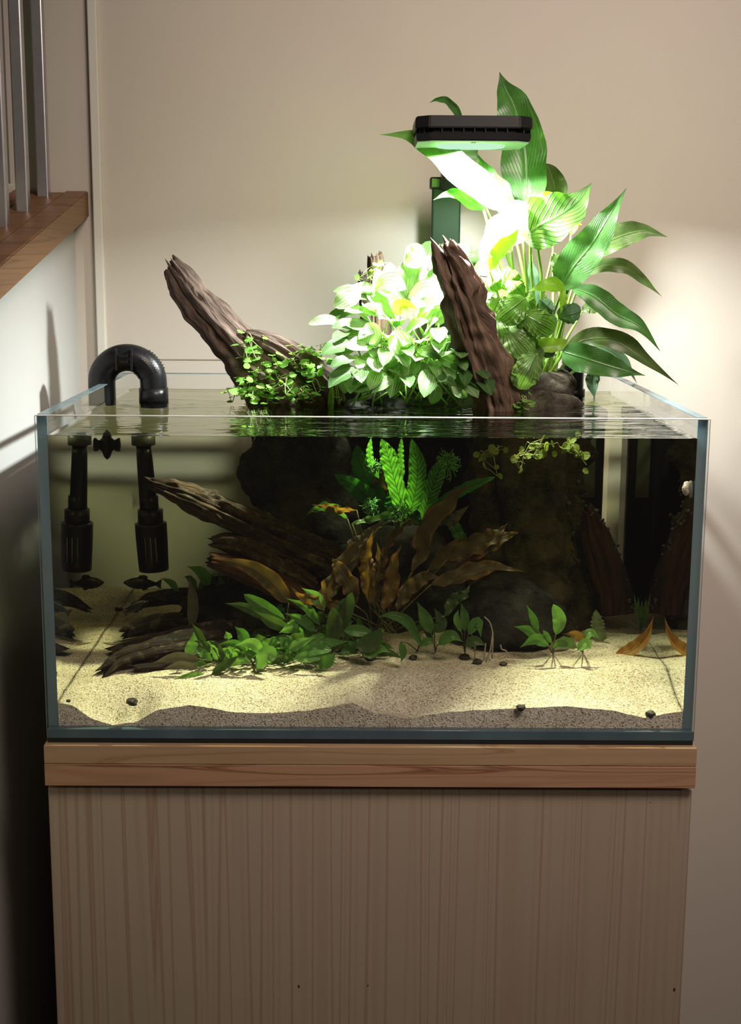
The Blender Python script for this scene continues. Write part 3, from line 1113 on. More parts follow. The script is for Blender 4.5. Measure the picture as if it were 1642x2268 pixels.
xp = at(322, 1050, YI).x
xq = at(337, 1200, YI).x
px0 = at(318, 985, YI).x
tube('grey_collar', [(px0, YI, zpx(962)), (px0, YI, zpx(985))], 26 * mpp(YI), M['grey_collar'], fi, 24, 3)
tube('pipe', [(px0, YI, zpx(985)), (at(330, 1130, YI).x, YI, zpx(1132))], [17 * mpp(YI), 20 * mpp(YI)], M['black'], fi, 20, 6)
tube('pipe_sleeve', [(at(330, 1098, YI).x, YI, zpx(1098)), (at(332, 1135, YI).x, YI, zpx(1135))], 20.5 * mpp(YI), M['black'], fi, 20, 3)
tube('strainer_neck', [(at(333, 1128, YI).x, YI, zpx(1128)), (at(334, 1165, YI).x, YI, zpx(1165))], 28 * mpp(YI), M['black'], fi, 24, 3)
st = tube('strainer', [(at(334, 1158, YI).x, YI, zpx(1158)), (at(336, 1190, YI).x, YI, zpx(1190)), (at(341, 1258, YI).x, YI, zpx(1262))],
          [35 * mpp(YI), 35 * mpp(YI), 33 * mpp(YI)], M['black'], fi, 28, 12)
for dx in (-15, -3, 8):
    p0, p1 = at(336 + dx, 1192, YI - 0.0285), at(340 + dx, 1248, YI - 0.027)
    tube('slit', [p0, p1], 0.0006 if dx < -10 else 0.0010, M['slit'], fi, 6, 4)

# filter return at the right back corner
YR = 0.60
fr_ = thing('filter_return', 'black upright filter return pipe at the back right corner', 'filter pipe', tuple(at(1272, 900, YR)))
p0, p1 = at(1272, 790, YR), at(1275, 1300, YR)
tube('pipe', [p0, (p0.x, YR, p0.z - 0.05), (p0.x, YR, p0.z - 0.11), (p0.x, YR, 0.12)], 0.0185, M['black'], fr_, 20, 12)
tube('cap', [(p0.x, YR, p0.z - 0.012), (p0.x, YR, p0.z + 0.004)], 0.021, M['black'], fr_, 20, 3)
tube('collar', [(p0.x, YR, ZW - 0.002), (p0.x, YR, ZW + 0.012)], 0.0215, M['black'], fr_, 20, 3)
fb = thing('added_dark_box', 'added black box behind the stump that darkens the reflection in the right pane', 'added box', (0.345, 0.615, 0.05))  # black box added to darken what the right pane mirrors
box('body', 0.275, 0.416, 0.585, 0.650, 0.04, 0.375, M['black'], fb, 0.006, fb.location)
box('lid', 0.272, 0.419, 0.582, 0.652, 0.3755, 0.398, M['black_matte'], fb, 0.005, fb.location)
o = box('panel', 0.376, 0.400, 0.5835, 0.586, 0.24, 0.36, M['grey_collar'], fb, 0.001, fb.location)
for q in range(5):
    box('slot', 0.300 + q * 0.012, 0.305 + q * 0.012, 0.5838, 0.586, 0.08, 0.16, M['black_slot'], fb, 0.0005, fb.location)

# suction cup on the left pane
YS = 0.43
sc_ = thing('suction_cup', 'small black suction clip stuck to the left pane below the water line', 'suction cup', tuple(at(250, 985, YS)))
xw = -(HW - T) + 0.0006
pz = at(252, 985, YS).z
V, F = [], []
prof_c = [(0.0, 0.001), (0.0, 0.020), (0.004, 0.017), (0.008, 0.009), (0.012, 0.006), (0.016, 0.006), (0.017, 0.009), (0.021, 0.009), (0.022, 0.001)]
k = 18
for x, r in prof_c:
    for j in range(k):
        a = 2 * PI * j / k
        V.append((xw + x, YS + r * math.cos(a), pz + r * 1.25 * math.sin(a)))
for i in range(len(prof_c) - 1):
    for j in range(k):
        F.append((i * k + j, i * k + (j + 1) % k, (i + 1) * k + (j + 1) % k, (i + 1) * k + j))
mesh_obj('cup', V, F, M['black'], sc_, True, None, None, sc_.location)
for dz in (-1, 1):
    tube('clip_arm', [(xw + 0.012, YS - 0.004, pz + dz * 0.004), (xw + 0.017, YS - 0.006, pz + dz * 0.008), (xw + 0.021, YS - 0.006, pz + dz * 0.006)], [0.003, 0.0025, 0.0015], M['black'], sc_, 8, 8)

# ------------------------------------------------------------------ driftwood, stump and rocks
SLAB = ''


def wood_thing(label, spine, mat, group='pieces of driftwood', **kw):
    c = at(*spine[-1][:3])
    o = wood_px('driftwood', spine, mat, None, c, **kw)
    global SLAB
    SLAB = o.name if 'slab' in label else SLAB
    return tag(o, label, 'driftwood', group)


wood_thing('grooved driftwood branch rising to the left above the water, creeper at its foot',
           [(381, 588, 0.50, 19), (402, 620, 0.50, 31), (434, 668, 0.50, 37), (475, 715, 0.49, 41), (525, 768, 0.48, 47), (575, 815, 0.47, 62), (640, 872, 0.46, 72), (690, 925, 0.46, 60)],
           M['drift'], seed=3, flute=0.36, kf=2.3, jag=(0.024, 0.0), n=130, m=64, flat=0.8, tw=0.5)
wood_thing('low grooved driftwood lobe beside the creeper, right of the slanting branch',
           [(545, 745, 0.47, 14), (590, 765, 0.46, 30), (650, 800, 0.45, 38), (710, 850, 0.45, 40), (745, 900, 0.45, 30)],
           M['drift'], seed=11, flute=0.36, kf=2.2, jag=(0.02, 0.0), n=80, m=48)
wood_thing('upright split driftwood stick in front of the lamp post, leaning left',
           [(985, 552, 0.30, 22), (1003, 595, 0.31, 38), (1025, 655, 0.32, 44), (1050, 730, 0.335, 46), (1080, 810, 0.35, 52), (1100, 875, 0.36, 52), (1112, 930, 0.37, 46)],
           M['drift_wet'], seed=5, flute=0.40, kf=1.9, jag=(0.030, 0.0), n=170, m=84, flat=0.8, pit=0.24, tw=-0.4, hole=0.38)
wood_thing('small broken driftwood stub poking up behind the white lit leaves',
           [(832, 572, 0.55, 15), (836, 610, 0.55, 18), (840, 660, 0.55, 20), (845, 760, 0.54, 22)], M['drift_wet'], seed=8, flute=0.4, kf=1.8, jag=(0.02, 0), n=60, m=36)
wood_thing('thin dark driftwood stub left of the taller stub behind the leaves',
           [(803, 606, 0.54, 9), (806, 640, 0.54, 12), (812, 720, 0.54, 14)], M['drift_dark'], seed=9, flute=0.4, kf=1.8, jag=(0.012, 0), n=40, m=28)
wood_thing('thick sunken driftwood branch pointing left across the filter intake',
           [(332, 1069, 0.24, 10), (372, 1084, 0.25, 20), (430, 1106, 0.26, 30), (500, 1136, 0.28, 33), (575, 1172, 0.30, 35), (650, 1210, 0.32, 38), (715, 1240, 0.34, 38), (765, 1285, 0.36, 32)],
           M['drift_sunk'], seed=21, flute=0.36, kf=2.1, jag=(0.018, 0.0), n=140, m=64, pit=0.24, hole=0.22)
wood_thing('short forked sunken driftwood piece under the thick branch, brown and ragged',
           [(472, 1200, 0.26, 10), (505, 1203, 0.27, 20), (560, 1222, 0.28, 24), (630, 1262, 0.30, 28), (690, 1300, 0.32, 26)], M['drift_sunk'], seed=27, flute=0.42, kf=1.8, jag=(0.015, 0), n=70, m=40)
wood_thing('rounded red-brown driftwood end just below the ragged forked piece',
           [(465, 1240, 0.25, 14), (500, 1248, 0.26, 21), (560, 1270, 0.27, 26), (620, 1300, 0.28, 28), (680, 1340, 0.30, 26)], M['drift_red'], seed=29, flute=0.3, kf=2.0, jag=(0.01, 0), n=60, m=36)
wood_thing('reddish sunken wood slab with grey crusted edge behind the dark stump',
           [(1303, 1128, 0.35, 12), (1318, 1180, 0.35, 28), (1338, 1240, 0.34, 34), (1358, 1300, 0.33, 36), (1366, 1362, 0.32, 34)], M['drift_slab'], seed=31, flute=0.35, kf=2.0, jag=(0.03, 0), n=80, m=44, flat=0.6)
rt = thing('driftwood_root', 'black sunken root with finger-like ends lying on the sand at left', 'driftwood', tuple(on_sand(420, 1470)), 'pieces of driftwood')
FING = [[(276, 1404, 12, .30), (300, 1392, 17, .31), (350, 1380, 20, .33), (430, 1378, 24, .35), (500, 1385, 28, .36)],
        [(230, 1486, 12, .13), (262, 1462, 19, .15), (320, 1446, 24, .17), (400, 1432, 30, .20), (470, 1420, 34, .24), (540, 1410, 36, .28)],
        [(248, 1442, 9, .22), (280, 1436, 15, .22), (350, 1420, 18, .24), (430, 1405, 24, .26), (500, 1400, 28, .28)],
        [(286, 1350, 7, .40), (330, 1330, 13, .41), (390, 1322, 18, .42), (470, 1325, 24, .42)],
        [(300, 1480, 8, .14), (350, 1476, 14, .16), (420, 1462, 22, .18), (500, 1448, 28, .22)]]
for q, fg in enumerate(FING):
    o = wood_px('finger', [(x, y, Y, r) for x, y, r, Y in fg], M['drift_dark'], rt, seed=40 + q, flute=0.4, kf=1.8, jag=(0.02, 0), n=60, m=32, pit=0.15)

# the big dark stump: a cone-like trunk flaring to the sand
st_o = wood_px('sunken_stump', [(1195, 880, 0.48, 95), (1180, 970, 0.46, 140), (1172, 1090, 0.43, 120), (1188, 1200, 0.41, 132), (1192, 1310, 0.39, 143), (1192, 1440, 0.37, 150)],
               M['stump'], None, at(1205, 1430, 0.36), seed=51, flute=0.22, kf=1.5, n=110, m=80, flat=0.85, pit=0.16)
tag(st_o, 'big dark algae coated stump filling the right middle of the tank', 'stump')
# crust knobs along its right edge and on the slab behind
rd = random.Random(4)
b = bmesh.new()


def crust_on(ob, n, lim, r0, r1):
    me = ob.data
    org = Vector(ob.location)
    cand = []
    for v in me.vertices:
        p = v.co + org
        d = (CAM - p).normalized()
        q = v.normal.dot(d)
        if -0.15 < q < 0.30 and v.normal.x > 0.2 and lim[0] < p.z < lim[1]:
            cand.append((p, v.normal.copy()))
    for i in range(n):
        p, nn = rd.choice(cand)
        p = p + Vector((rd.gauss(0, .002), rd.gauss(0, .002), rd.gauss(0, .003)))
        r = rd.uniform(r0, r1)
        g = bmesh.ops.create_icosphere(b, subdivisions=1, radius=r)
        for v in g['verts']:
            v.co = v.co * (1 + 0.5 * noise.noise(v.co * 400 + p * 50)) + p


bpy.context.view_layer.update()
crust_on(st_o, 210, (0.06, 0.30), 0.0014, 0.0042)
crust_on(bpy.data.objects[SLAB], 60, (0.10, 0.36), 0.0014, 0.0036)
o = bm_obj('crust', b, M['crust'], st_o, True, st_o.location)
o['label'] = 'grey crust knobs along the right edge of the stump'
o['kind'] = 'stuff'
tag(lump('dark_rock', at(1130, 1365, 0.27), (0.082, 0.06, 0.068), M['rock'], 61), 'dark rounded rock on the sand against the foot of the stump', 'rock', 'dark rocks')
tag(lump('dark_rock', at(705, 1070, 0.50), (0.125, 0.09, 0.115), M['rock'], 62, 5), 'tall black rock at the back, rising to the water line', 'rock', 'dark rocks')
tag(lump('dark_rock', at(690, 1190, 0.44), (0.095, 0.075, 0.085), M['rock'], 63, 5), 'black rough rock below the tall one, behind the thick branch', 'rock', 'dark rocks')
tag(lump('dark_rock', at(600, 1345, 0.36), (0.13, 0.075, 0.055), M['rock'], 64, 5), 'low black rock half hidden behind the green carpet plants', 'rock', 'dark rocks')
tag(lump('dark_rock', at(860, 1310, 0.42), (0.14, 0.09, 0.11), M['rock'], 65, 5), 'black rock in deep shade behind the brown leaves', 'rock', 'dark rocks')
tag(lump('dark_rock', at(950, 1060, 0.56), (0.22, 0.06, 0.15), M['rock'], 66, 5), 'wide black rock wall at the back behind the bright fern', 'rock', 'dark rocks')
tag(lump('soil_mound', at(900, 900, 0.52), (0.20, 0.10, 0.055), M['soil'], 67, 5), 'black wet soil mound at the water line under the leafy bush', 'soil')
tag(lump('soil_mound', at(1195, 868, 0.48), (0.060, 0.05, 0.04), M['stump'], 68, 4), 'brown mossy soil lump at the water under the rippled leaves', 'soil')

PEB = [(293, 1560, 13, 'dark oval pebble alone on the front sand at left'), (822, 1462, 10, 'black pebble under the green leaves at centre'),
       (1030, 1460, 11, 'flat dark pebble left of the pair below the pale sprouts'), (1058, 1470, 10, 'round dark pebble right of the pair below the pale sprouts'),
       (1115, 1474, 8, 'small dark pebble on the sand right of the pale sprouts'), (1154, 1571, 10, 'black pebble at the front glass right of centre'),
       (1442, 1586, 11, 'dark pebble at the front glass near the right corner'), (152, 1554, 5, 'tiny dark chip at the front left sand crest'),
       (915, 1461, 9, 'brown pebble beside a lone drooping green leaf'), (266, 1353, 7, 'small black chip near the left pane behind the root')]
for i, (px, py, r, lab) in enumerate(PEB):
    p = on_sand(px, py)
    rr = r * mpp(p.y)
    o = lump('pebble', p + Vector((0, 0, rr * 0.45)), (rr, rr * 0.9, rr * 0.75), M['pebble'], 70 + i, 3, 0.45, 1.5)
    tag(o, lab, 'pebble', 'dark pebbles on the sand')


# ------------------------------------------------------------------ peace lily
ly = thing('peace_lily', 'tall variegated peace lily with long pointed leaves behind the lamp', 'plant', tuple(at(1195, 868, 0.49)))
LILY = [  # spine base to tip (px, py, Y), width px, material, roll, shape, petiole
    ([(1168, 478, .55), (1166, 400, .56), (1160, 320, .575), (1140, 240, .58), (1119, 195, .58), (1107, 160, .58)], 96, 'lily', 0.15, 'belly'),
    ([(1225, 540, .57), (1228, 460, .58), (1226, 405, .58), (1210, 362, .58)], 60, 'lily_dark', 0.2, 'oval'),
    ([(1122, 462, .40), (1075, 425, .41), (1010, 370, .43), (955, 325, .45), (905, 302, .46), (842, 298, .46)], 66, 'lily_pale', -0.35, 'belly'),
    ([(1078, 462, .43), (1045, 452, .43), (1012, 430, .43), (985, 432, .43), (960, 443, .43)], 26, 'lily', -0.4, 'belly'),
    ([(1130, 475, .50), (1112, 430, .51), (1082, 385, .52), (1052, 333, .52)], 52, 'lily', 0.4, 'belly'),
    ([(1030, 300, .52), (1012, 245, .52), (990, 222, .52), (968, 220, .52), (951, 228, .52)], 18, 'lily', 0.5, 'belly'),
    ([(1172, 466, .41), (1135, 490, .395), (1100, 520, .38), (1075, 555, .37), (1064, 592, .365)], 96, 'spathe', 0.6, 'belly'),
    ([(1158, 530, .42), (1195, 500, .405), (1235, 480, .40), (1280, 448, .405), (1311, 405, .415)], 112, 'corrugated', 0.35, 'belly'),
    ([(1175, 468, .42), (1195, 448, .42), (1218, 438, .42), (1244, 446, .42)], 28, 'lily_young', 0.2, 'oval'),
    ([(1240, 640, .45), (1272, 590, .44), (1312, 540, .43), (1350, 478, .43), (1388, 417, .43)], 78, 'lily', 0.1, 'belly'),
    ([(1292, 580, .50), (1330, 545, .50), (1380, 522, .50), (1430, 512, .50), (1479, 525, .50)], 54, 'lily_dark', 0.15, 'lance'),
    ([(1290, 612, .52), (1335, 590, .52), (1385, 592, .52), (1430, 625, .52), (1467, 657, .52)], 30, 'lily_dark', 0.3, 'lance'),
    ([(1268, 638, .46), (1315, 655, .45), (1365, 695, .44), (1420, 725, .43), (1463, 778, .43)], 48, 'lily', 0.1, 'lance'),
    ([(1250, 778, .48), (1300, 752, .47), (1370, 755, .46), (1435, 800, .45), (1503, 852, .45)], 44, 'lily_dark', 0.25, 'lance'),
    ([(1245, 778, .46), (1300, 795, .44), (1365, 815, .43), (1430, 832, .42)], 62, 'lily', -0.1, 'belly'),
    ([(1310, 765, .55), (1350, 775, .55), (1385, 805, .55), (1412, 850, .55)], 28, 'ripple_grey', 0.3, 'lance'),
    ([(1168, 772, .40), (1200, 765, .39), (1232, 764, .39), (1258, 755, .39)], 32, 'lily_young', 0.1, 'oval'),
    ([(1252, 640, .40), (1228, 632, .39), (1200, 636, .39), (1170, 645, .39)], 34, 'lily_young', -0.5, 'lance'),
    ([(1245, 645, .395), (1248, 665, .39), (1242, 695, .39)], 18, 'lily_young', 0.3, 'lance'),
    ([(1185, 680, .47), (1183, 620, .47), (1172, 560, .47)], 30, 'ripple_grey', 0.3, 'lance'),
    ([(1200, 720, .52), (1185, 680, .52), (1195, 630, .52)], 62, 'lily_dark', 0.1, 'oval'),
    ([(1225, 560, .48), (1240, 600, .48), (1232, 650, .48)], 36, 'lily_dark', 0.4, 'lance'),
    ([(1290, 690, .55), (1305, 682, .55), (1322, 692, .55)], 24, 'lily_dark', 0.2, 'oval'),
    ([(1318, 815, .57), (1312, 845, .58), (1318, 885, .58)], 30, 'ripple_grey', 0.2, 'lance'),
    ([(1085, 600, .37), (1105, 560, .37), (1135, 530, .37), (1150, 505, .37)], 34, 'lily_young', 0.5, 'lance'),
    ([(1265, 520, .50), (1275, 495, .50), (1290, 498, .50)], 20, 'lily_young', 0.2, 'lance'),
]
root = Vector(ly.location)
for i, (sp, w, mt, rl, shp) in enumerate(LILY):
    leaf_px(ly, sp, w * 1.06, M[mt], rl, shp, 0.28, 0.17, 3.2, 27, 9, rag=0.10, label={'spathe': 'white spathe lit up under the lamp'}.get(mt))
    b = at(*sp[0])
    mid = root.lerp(b, 0.55) + Vector((0.012 * math.sin(i * 2.3), -0.01, 0.015))
    tube('petiole', [root + Vector((0.018 * math.sin(i * 1.7), 0.015 * math.cos(i * 2.9), -0.01)), mid, b], [0.0032, 0.0026, 0.0016], M['petiole'], ly, 6, 8)

# ------------------------------------------------------------------ rippled peperomia at the right
rp = thing('rippled_peperomia', 'compact plant with deeply rippled rounded leaves right of the upright driftwood', 'plant', tuple(at(1165, 850, 0.43)))
RIP = [((1120, 665), (1150, 610), 46, 'ripple', .41), ((1098, 650), (1128, 590), 40, 'ripple', .42), ((1150, 655), (1178, 690), 50, 'ripple', .40),
       ((1165, 660), (1104, 708), 76, 'ripple', .375), ((1150, 640), (1130, 600), 36, 'ripple', .42), ((1160, 695), (1228, 735), 66, 'ripple', .37),
       ((1140, 700), (1155, 748), 72, 'ripple', .37), ((1118, 720), (1180, 790), 74, 'ripple_dull', .36), ((1180, 715), (1234, 705), 48, 'ripple_grey', .41),
       ((1238, 705), (1288, 690), 56, 'ripple_grey', .41), ((1200, 690), (1222, 665), 44, 'ripple_grey', .42), ((1190, 785), (1150, 862), 76, 'ripple_dull', .355),
       ((1170, 800), (1205, 775), 46, 'ripple_dull', .385), ((1120, 640), (1092, 690), 44, 'ripple', .40), ((1128, 615), (1162, 655), 48, 'ripple', .40),
       ((1100, 700), (1112, 760), 48, 'ripple_dull', .375), ((1190, 760), (1225, 790), 40, 'ripple_grey', .42), ((1085, 610), (1110, 640), 40, 'ripple', .40),
       ((1150, 740), (1190, 770), 44, 'ripple_dull', .385), ((1165, 770), (1130, 800), 44, 'ripple_dull', .375)]
rr0 = Vector(rp.location)
for i, (a, b, w, mt, Y) in enumerate(RIP):
    mx_, my_ = (a[0] + b[0]) / 2, (a[1] + b[1]) / 2
    Y -= 0.004 * (i % 6)
    w *= 0.9
    leaf_px(rp, [(a[0], a[1], Y + 0.012), (mx_, my_, Y - 0.008), (b[0], b[1], Y)], w, M[mt], 0.45 * math.sin(i * 1.9), 'round', -0.12, 0.10, 5.5, 25, 11)
    p = at(a[0], a[1], Y + 0.012)
    tube('petiole', [rr0 + Vector((0.012 * math.sin(i), 0.01 * math.cos(i), 0)), rr0.lerp(p, 0.6) + Vector((0, 0.012, 0.004)), p], 0.0016, M['petiole'], rp, 5, 6)

# ------------------------------------------------------------------ striped peperomia bush at the left, under the lamp
bs = thing('striped_peperomia', 'dense leafy bush of pale striped leaves glowing white under the lamp', 'plant', tuple(at(905, 880, 0.46)))
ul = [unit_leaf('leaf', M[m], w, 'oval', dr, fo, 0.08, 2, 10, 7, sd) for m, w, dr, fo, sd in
      (('stripe', .52, .25, .30, 1), ('stripe_lit', .58, .30, .25, 2), ('stripe', .60, .40, .35, 3), ('stripe_lit', .50, .20, .4, 4), ('stripe_shaded', .55, .35, .3, 5), ('stripe_shaded', .5, .25, .35, 6))]
rd = random.Random(12)
cb0 = at(905, 800, 0.44)
bb = Vector(bs.location)
spots = []
for i in range(900):
    px, py = rd.uniform(745, 1075), rd.uniform(560, 850)
    # outline of the bush in the photograph
    topy = float(np.interp(px, [745, 790, 850, 900, 960, 1010, 1060, 1090], [690, 640, 615, 560, 555, 560, 560, 640]))
    if py < topy + 8:
        continue
    lp = 745 + max(0, (720 - py)) * 0.25
    if px < lp:
        continue
    if any((px - a) ** 2 + (py - b) ** 2 < 20 ** 2 for a, b in spots):
        continue
    spots.append((px, py))
for (px, py) in spots[:150]:
    dep = sstep((py - 560) / 280)
    Y = lerp(0.47, 0.325, dep) + rd.uniform(-0.012, 0.03)
    c = at(px, py, Y)
    out = (c - cb0)
    out.z *= 0.7
    out.normalize()
    dr = (out + Vector((rd.uniform(-.6, .6), rd.uniform(-.75, .1), rd.uniform(-.55, .1)))).normalized()
    fc = Vector((rd.uniform(-.3, .3), -0.65 + rd.uniform(-.3, .2), 0.75))
    ln = rd.uniform(58, 92) * mpp(Y)
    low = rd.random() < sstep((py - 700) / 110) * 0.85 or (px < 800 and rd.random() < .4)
    put_leaf(rd.choice(ul[4:] + ul[:1] if low else ul[:4]), bs, c - dr * ln * 0.45, dr, fc, ln)  # lower leaves mostly take the colour with painted shade
HAND = [((762, 716), (720, 708), (683, 718), 26, .40, 'stripe_lit', -.5), ((862, 834), (825, 840), (786, 868), 38, .34, 'stripe_lit', .2),
        ((993, 822), (965, 830), (938, 852), 34, .35, 'stripe_lit', .2), ((812, 715), (825, 740), (812, 768), 42, .36, 'stripe_lit', .0),
        ((875, 730), (890, 765), (912, 792), 58, .35, 'stripe_lit', .1), ((800, 650), (770, 660), (740, 680), 44, .41, 'stripe_lit', -.2),
        ((900, 548), (922, 560), (905, 580), 40, .45, 'stripe_lit', .2), ((935, 560), (925, 575), (895, 585), 34, .44, 'stripe_lit', .1),
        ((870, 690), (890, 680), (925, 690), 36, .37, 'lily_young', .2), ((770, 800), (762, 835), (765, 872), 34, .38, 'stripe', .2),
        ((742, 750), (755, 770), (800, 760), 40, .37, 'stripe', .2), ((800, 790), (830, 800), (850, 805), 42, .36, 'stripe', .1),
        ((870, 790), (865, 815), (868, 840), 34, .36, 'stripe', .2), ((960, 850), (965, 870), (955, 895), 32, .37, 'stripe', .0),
        ((1000, 860), (1020, 868), (1035, 880), 26, .37, 'stripe', .0), ((905, 660), (945, 640), (985, 648), 46, .36, 'stripe_lit', .6),
        ((830, 640), (865, 625), (900, 640), 46, .40, 'stripe_lit', .5), ((1040, 545), (1020, 560), (1000, 585), 40, .42, 'stripe_lit', .2),
        ((1050, 600), (1080, 590), (1100, 600), 44, .40, 'stripe_lit', .2), ((1075, 640), (1095, 625), (1110, 600), 38, .39, 'stripe_lit', .1)]
for a, m_, b, w, Y, mt, rl in HAND:
    leaf_px(bs, [(a[0], a[1], Y + .01), (m_[0], m_[1], Y), (b[0], b[1], Y)], w, M[mt], rl, 'oval', 0.2, 0.06, 2, 13, 7)
V, F = [], []
for i in range(70):
    a = at(rd.uniform(775, 1040), rd.uniform(872, 905), rd.uniform(.40, .5))
    b = at(905 + (rd.uniform(-1, 1)) * 130, rd.uniform(690, 800), rd.uniform(.38, .47))
    tube_geo([a, a.lerp(b, .5) + Vector((rd.uniform(-.01, .01), -0.004, 0)), b], [.0018, .0015, .001], 5, 6, V, F)
o = mesh_obj('stems', V, F, M['petiole'], bs, True, None, None, bs.location)
o['kind'] = 'stuff'
# a pale pointed shoot standing in the water
so = thing('leaf_shoot', 'single pale green pointed shoot standing in the water left of the bush', 'plant shoot', tuple(at(735, 905, 0.42)))
leaf_px(so, [(733, 915, .42), (734, 880, .42), (735, 830, .42)], 15, M['lily_young'], 0.1, 'lance', 0.4, 0, 2, 11, 5)

# ------------------------------------------------------------------ creepers
def creeper(label, regs, n, mat, root, seed, size=(9, 15), nstem=26, face=(0, -0.45, 0.9)):
    t = thing('creeping_pennywort', label, 'plant', tuple(root))
    me = [unit_leaf('leaf', M[mat], w, 'round', .12, .1, 0.12, 3, 7, 5, s) for w, s in ((.95, 1), (1.1, 2))]
    r = random.Random(seed)
    ptsl = []
    for _ in range(n):
        cx, cy, sx, sy, Y0, Y1 = r.choice(regs)
        px, py = cx + r.gauss(0, sx), cy + r.gauss(0, sy)
        Y = lerp(Y0, Y1, r.random())
        p = at(px, py, Y)
        if mat == 'creeper' and p.z < ZW + 0.002:
            p.z = ZW + r.uniform(0.001, 0.012)
        if mat == 'creeper_sunk' and p.z > ZW - 0.004:
            p.z = ZW - r.uniform(0.003, 0.01)
        ptsl.append(p)
        a = r.uniform(0, 6.28)
        ln = r.uniform(*size) * mpp(Y)
        put_leaf(r.choice(me), t, p, (math.cos(a), math.sin(a), r.uniform(-.3, .3)), Vector(face) + Vector((r.gauss(0, .35), r.gauss(0, .3), r.gauss(0, .2))), ln)
    V, F = [], []
    for _ in range(nstem):
        a = r.choice(ptsl)
        near = sorted(ptsl, key=lambda q: (q - a).length)[1:9]
        b = r.choice(near)
        c = r.choice(near)
        tube_geo([a, a.lerp(b, .5) + Vector((0, 0, r.uniform(-.01, .012))), b, c], .0007, 4, 8, V, F)
    o = mesh_obj('stems', V, F, M['creep_stem'], t, True, None, None, t.location)
    o['kind'] = 'stuff'
    return t


creeper('trailing creeper with tiny round leaves spilling over the slanting branch into the water',
        [(560, 800, 18, 30, .42, .45), (600, 840, 38, 26, .40, .44), (655, 835, 36, 30, .39, .43), (690, 800, 26, 20, .40, .43), (640, 872, 48, 12, .38, .42), (580, 865, 28, 14, .40, .44)],
        280, 'creeper', at(630, 875, .42), 5, (11, 20), 90)
creeper('yellow green creeper sprigs hanging in the water beside the stump top',
        [(1090, 1010, 26, 16, .27, .30), (1135, 1020, 26, 16, .27, .30), (1190, 995, 30, 12, .26, .30), (1240, 990, 22, 12, .26, .30), (1275, 1000, 10, 16, .26, .28)],
        46, 'creeper_sunk', at(1190, 1000, .28), 9, (13, 22), 30, (0, -0.8, 0.4))
creeper('small bright clump of floating creeper beside the foot of the upright driftwood',
        [(1158, 893, 12, 9, .34, .37)], 30, 'creeper', at(1158, 908, .36), 15, (10, 17), 10)
creeper('few pale creeper sprigs on top of the bush beside the driftwood stub',
        [(845, 600, 14, 14, .45, .47), (800, 615, 14, 10, .46, .48)], 10, 'creeper', at(830, 640, .46), 19, (9, 16), 8)

# ------------------------------------------------------------------ underwater plants
fn = thing('water_fern', 'bright green ribbed fern fronds just under the water line', 'plant', tuple(at(905, 1165, .25)))
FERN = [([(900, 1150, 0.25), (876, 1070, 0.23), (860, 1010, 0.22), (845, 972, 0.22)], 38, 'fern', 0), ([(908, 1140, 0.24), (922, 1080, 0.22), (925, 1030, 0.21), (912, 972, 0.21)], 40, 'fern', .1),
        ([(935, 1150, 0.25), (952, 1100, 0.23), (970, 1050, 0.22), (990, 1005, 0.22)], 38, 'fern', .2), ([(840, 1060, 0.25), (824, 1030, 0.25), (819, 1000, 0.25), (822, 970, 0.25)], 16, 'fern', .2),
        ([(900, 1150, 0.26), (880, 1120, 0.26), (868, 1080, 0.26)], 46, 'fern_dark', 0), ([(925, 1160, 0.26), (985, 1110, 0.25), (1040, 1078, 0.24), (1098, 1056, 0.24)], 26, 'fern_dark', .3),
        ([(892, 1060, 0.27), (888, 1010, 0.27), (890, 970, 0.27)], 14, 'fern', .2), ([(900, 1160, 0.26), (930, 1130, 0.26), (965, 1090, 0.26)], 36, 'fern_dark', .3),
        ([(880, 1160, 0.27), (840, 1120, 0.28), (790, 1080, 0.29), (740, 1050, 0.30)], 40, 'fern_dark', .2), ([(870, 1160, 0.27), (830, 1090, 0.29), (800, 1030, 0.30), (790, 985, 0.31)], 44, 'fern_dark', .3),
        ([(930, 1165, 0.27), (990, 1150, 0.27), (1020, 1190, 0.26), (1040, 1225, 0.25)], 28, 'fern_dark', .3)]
for sp, w, mt, rl in FERN:
    leaf_px(fn, sp, w, M[mt], rl, 'strap', 0.12, 0.28, 8, 30, 7, serr=0.05)


def moss(label, px, py, Y, r, n, seed):
    rr = random.Random(seed)
    c = at(px, py, Y)
    V, F = [], []
    for _ in range(n):
        d = Vector((rr.gauss(0, 1), rr.gauss(0, 1) - .4, rr.gauss(0, 1) + .4)).normalized()
        e = c + d * r * rr.uniform(.5, 1.15)
        tube_geo([c + d * r * .2, (c + e) / 2 + Vector((0, 0, r * .12)), e], [.0009, .0009, .0004], 4, 4, V, F)
        for k in range(2):
            q = e + Vector((rr.gauss(0, .003), rr.gauss(0, .003), rr.gauss(0, .003)))
            tube_geo([e, q], [.0008, .0004], 4, 2, V, F)
    o = mesh_obj('moss_tuft', V, F, M['moss'], None, True, None, None, c)
    tag(o, label, 'moss', 'tufts of bright moss', 'thing')


moss('bright moss tuft right of the fern fronds under the water line', 992, 1030, .23, .020, 90, 1)
moss('bright moss tuft at the foot of the fern above the brown leaves', 885, 1140, .22, .020, 90, 2)
moss('small pale moss tuft left of the hanging brown leaf', 822, 1122, .23, .013, 60, 3)
moss('pale moss tuft at the left fringe of the ribbed fern', 832, 1040, .24, .011, 50, 4)

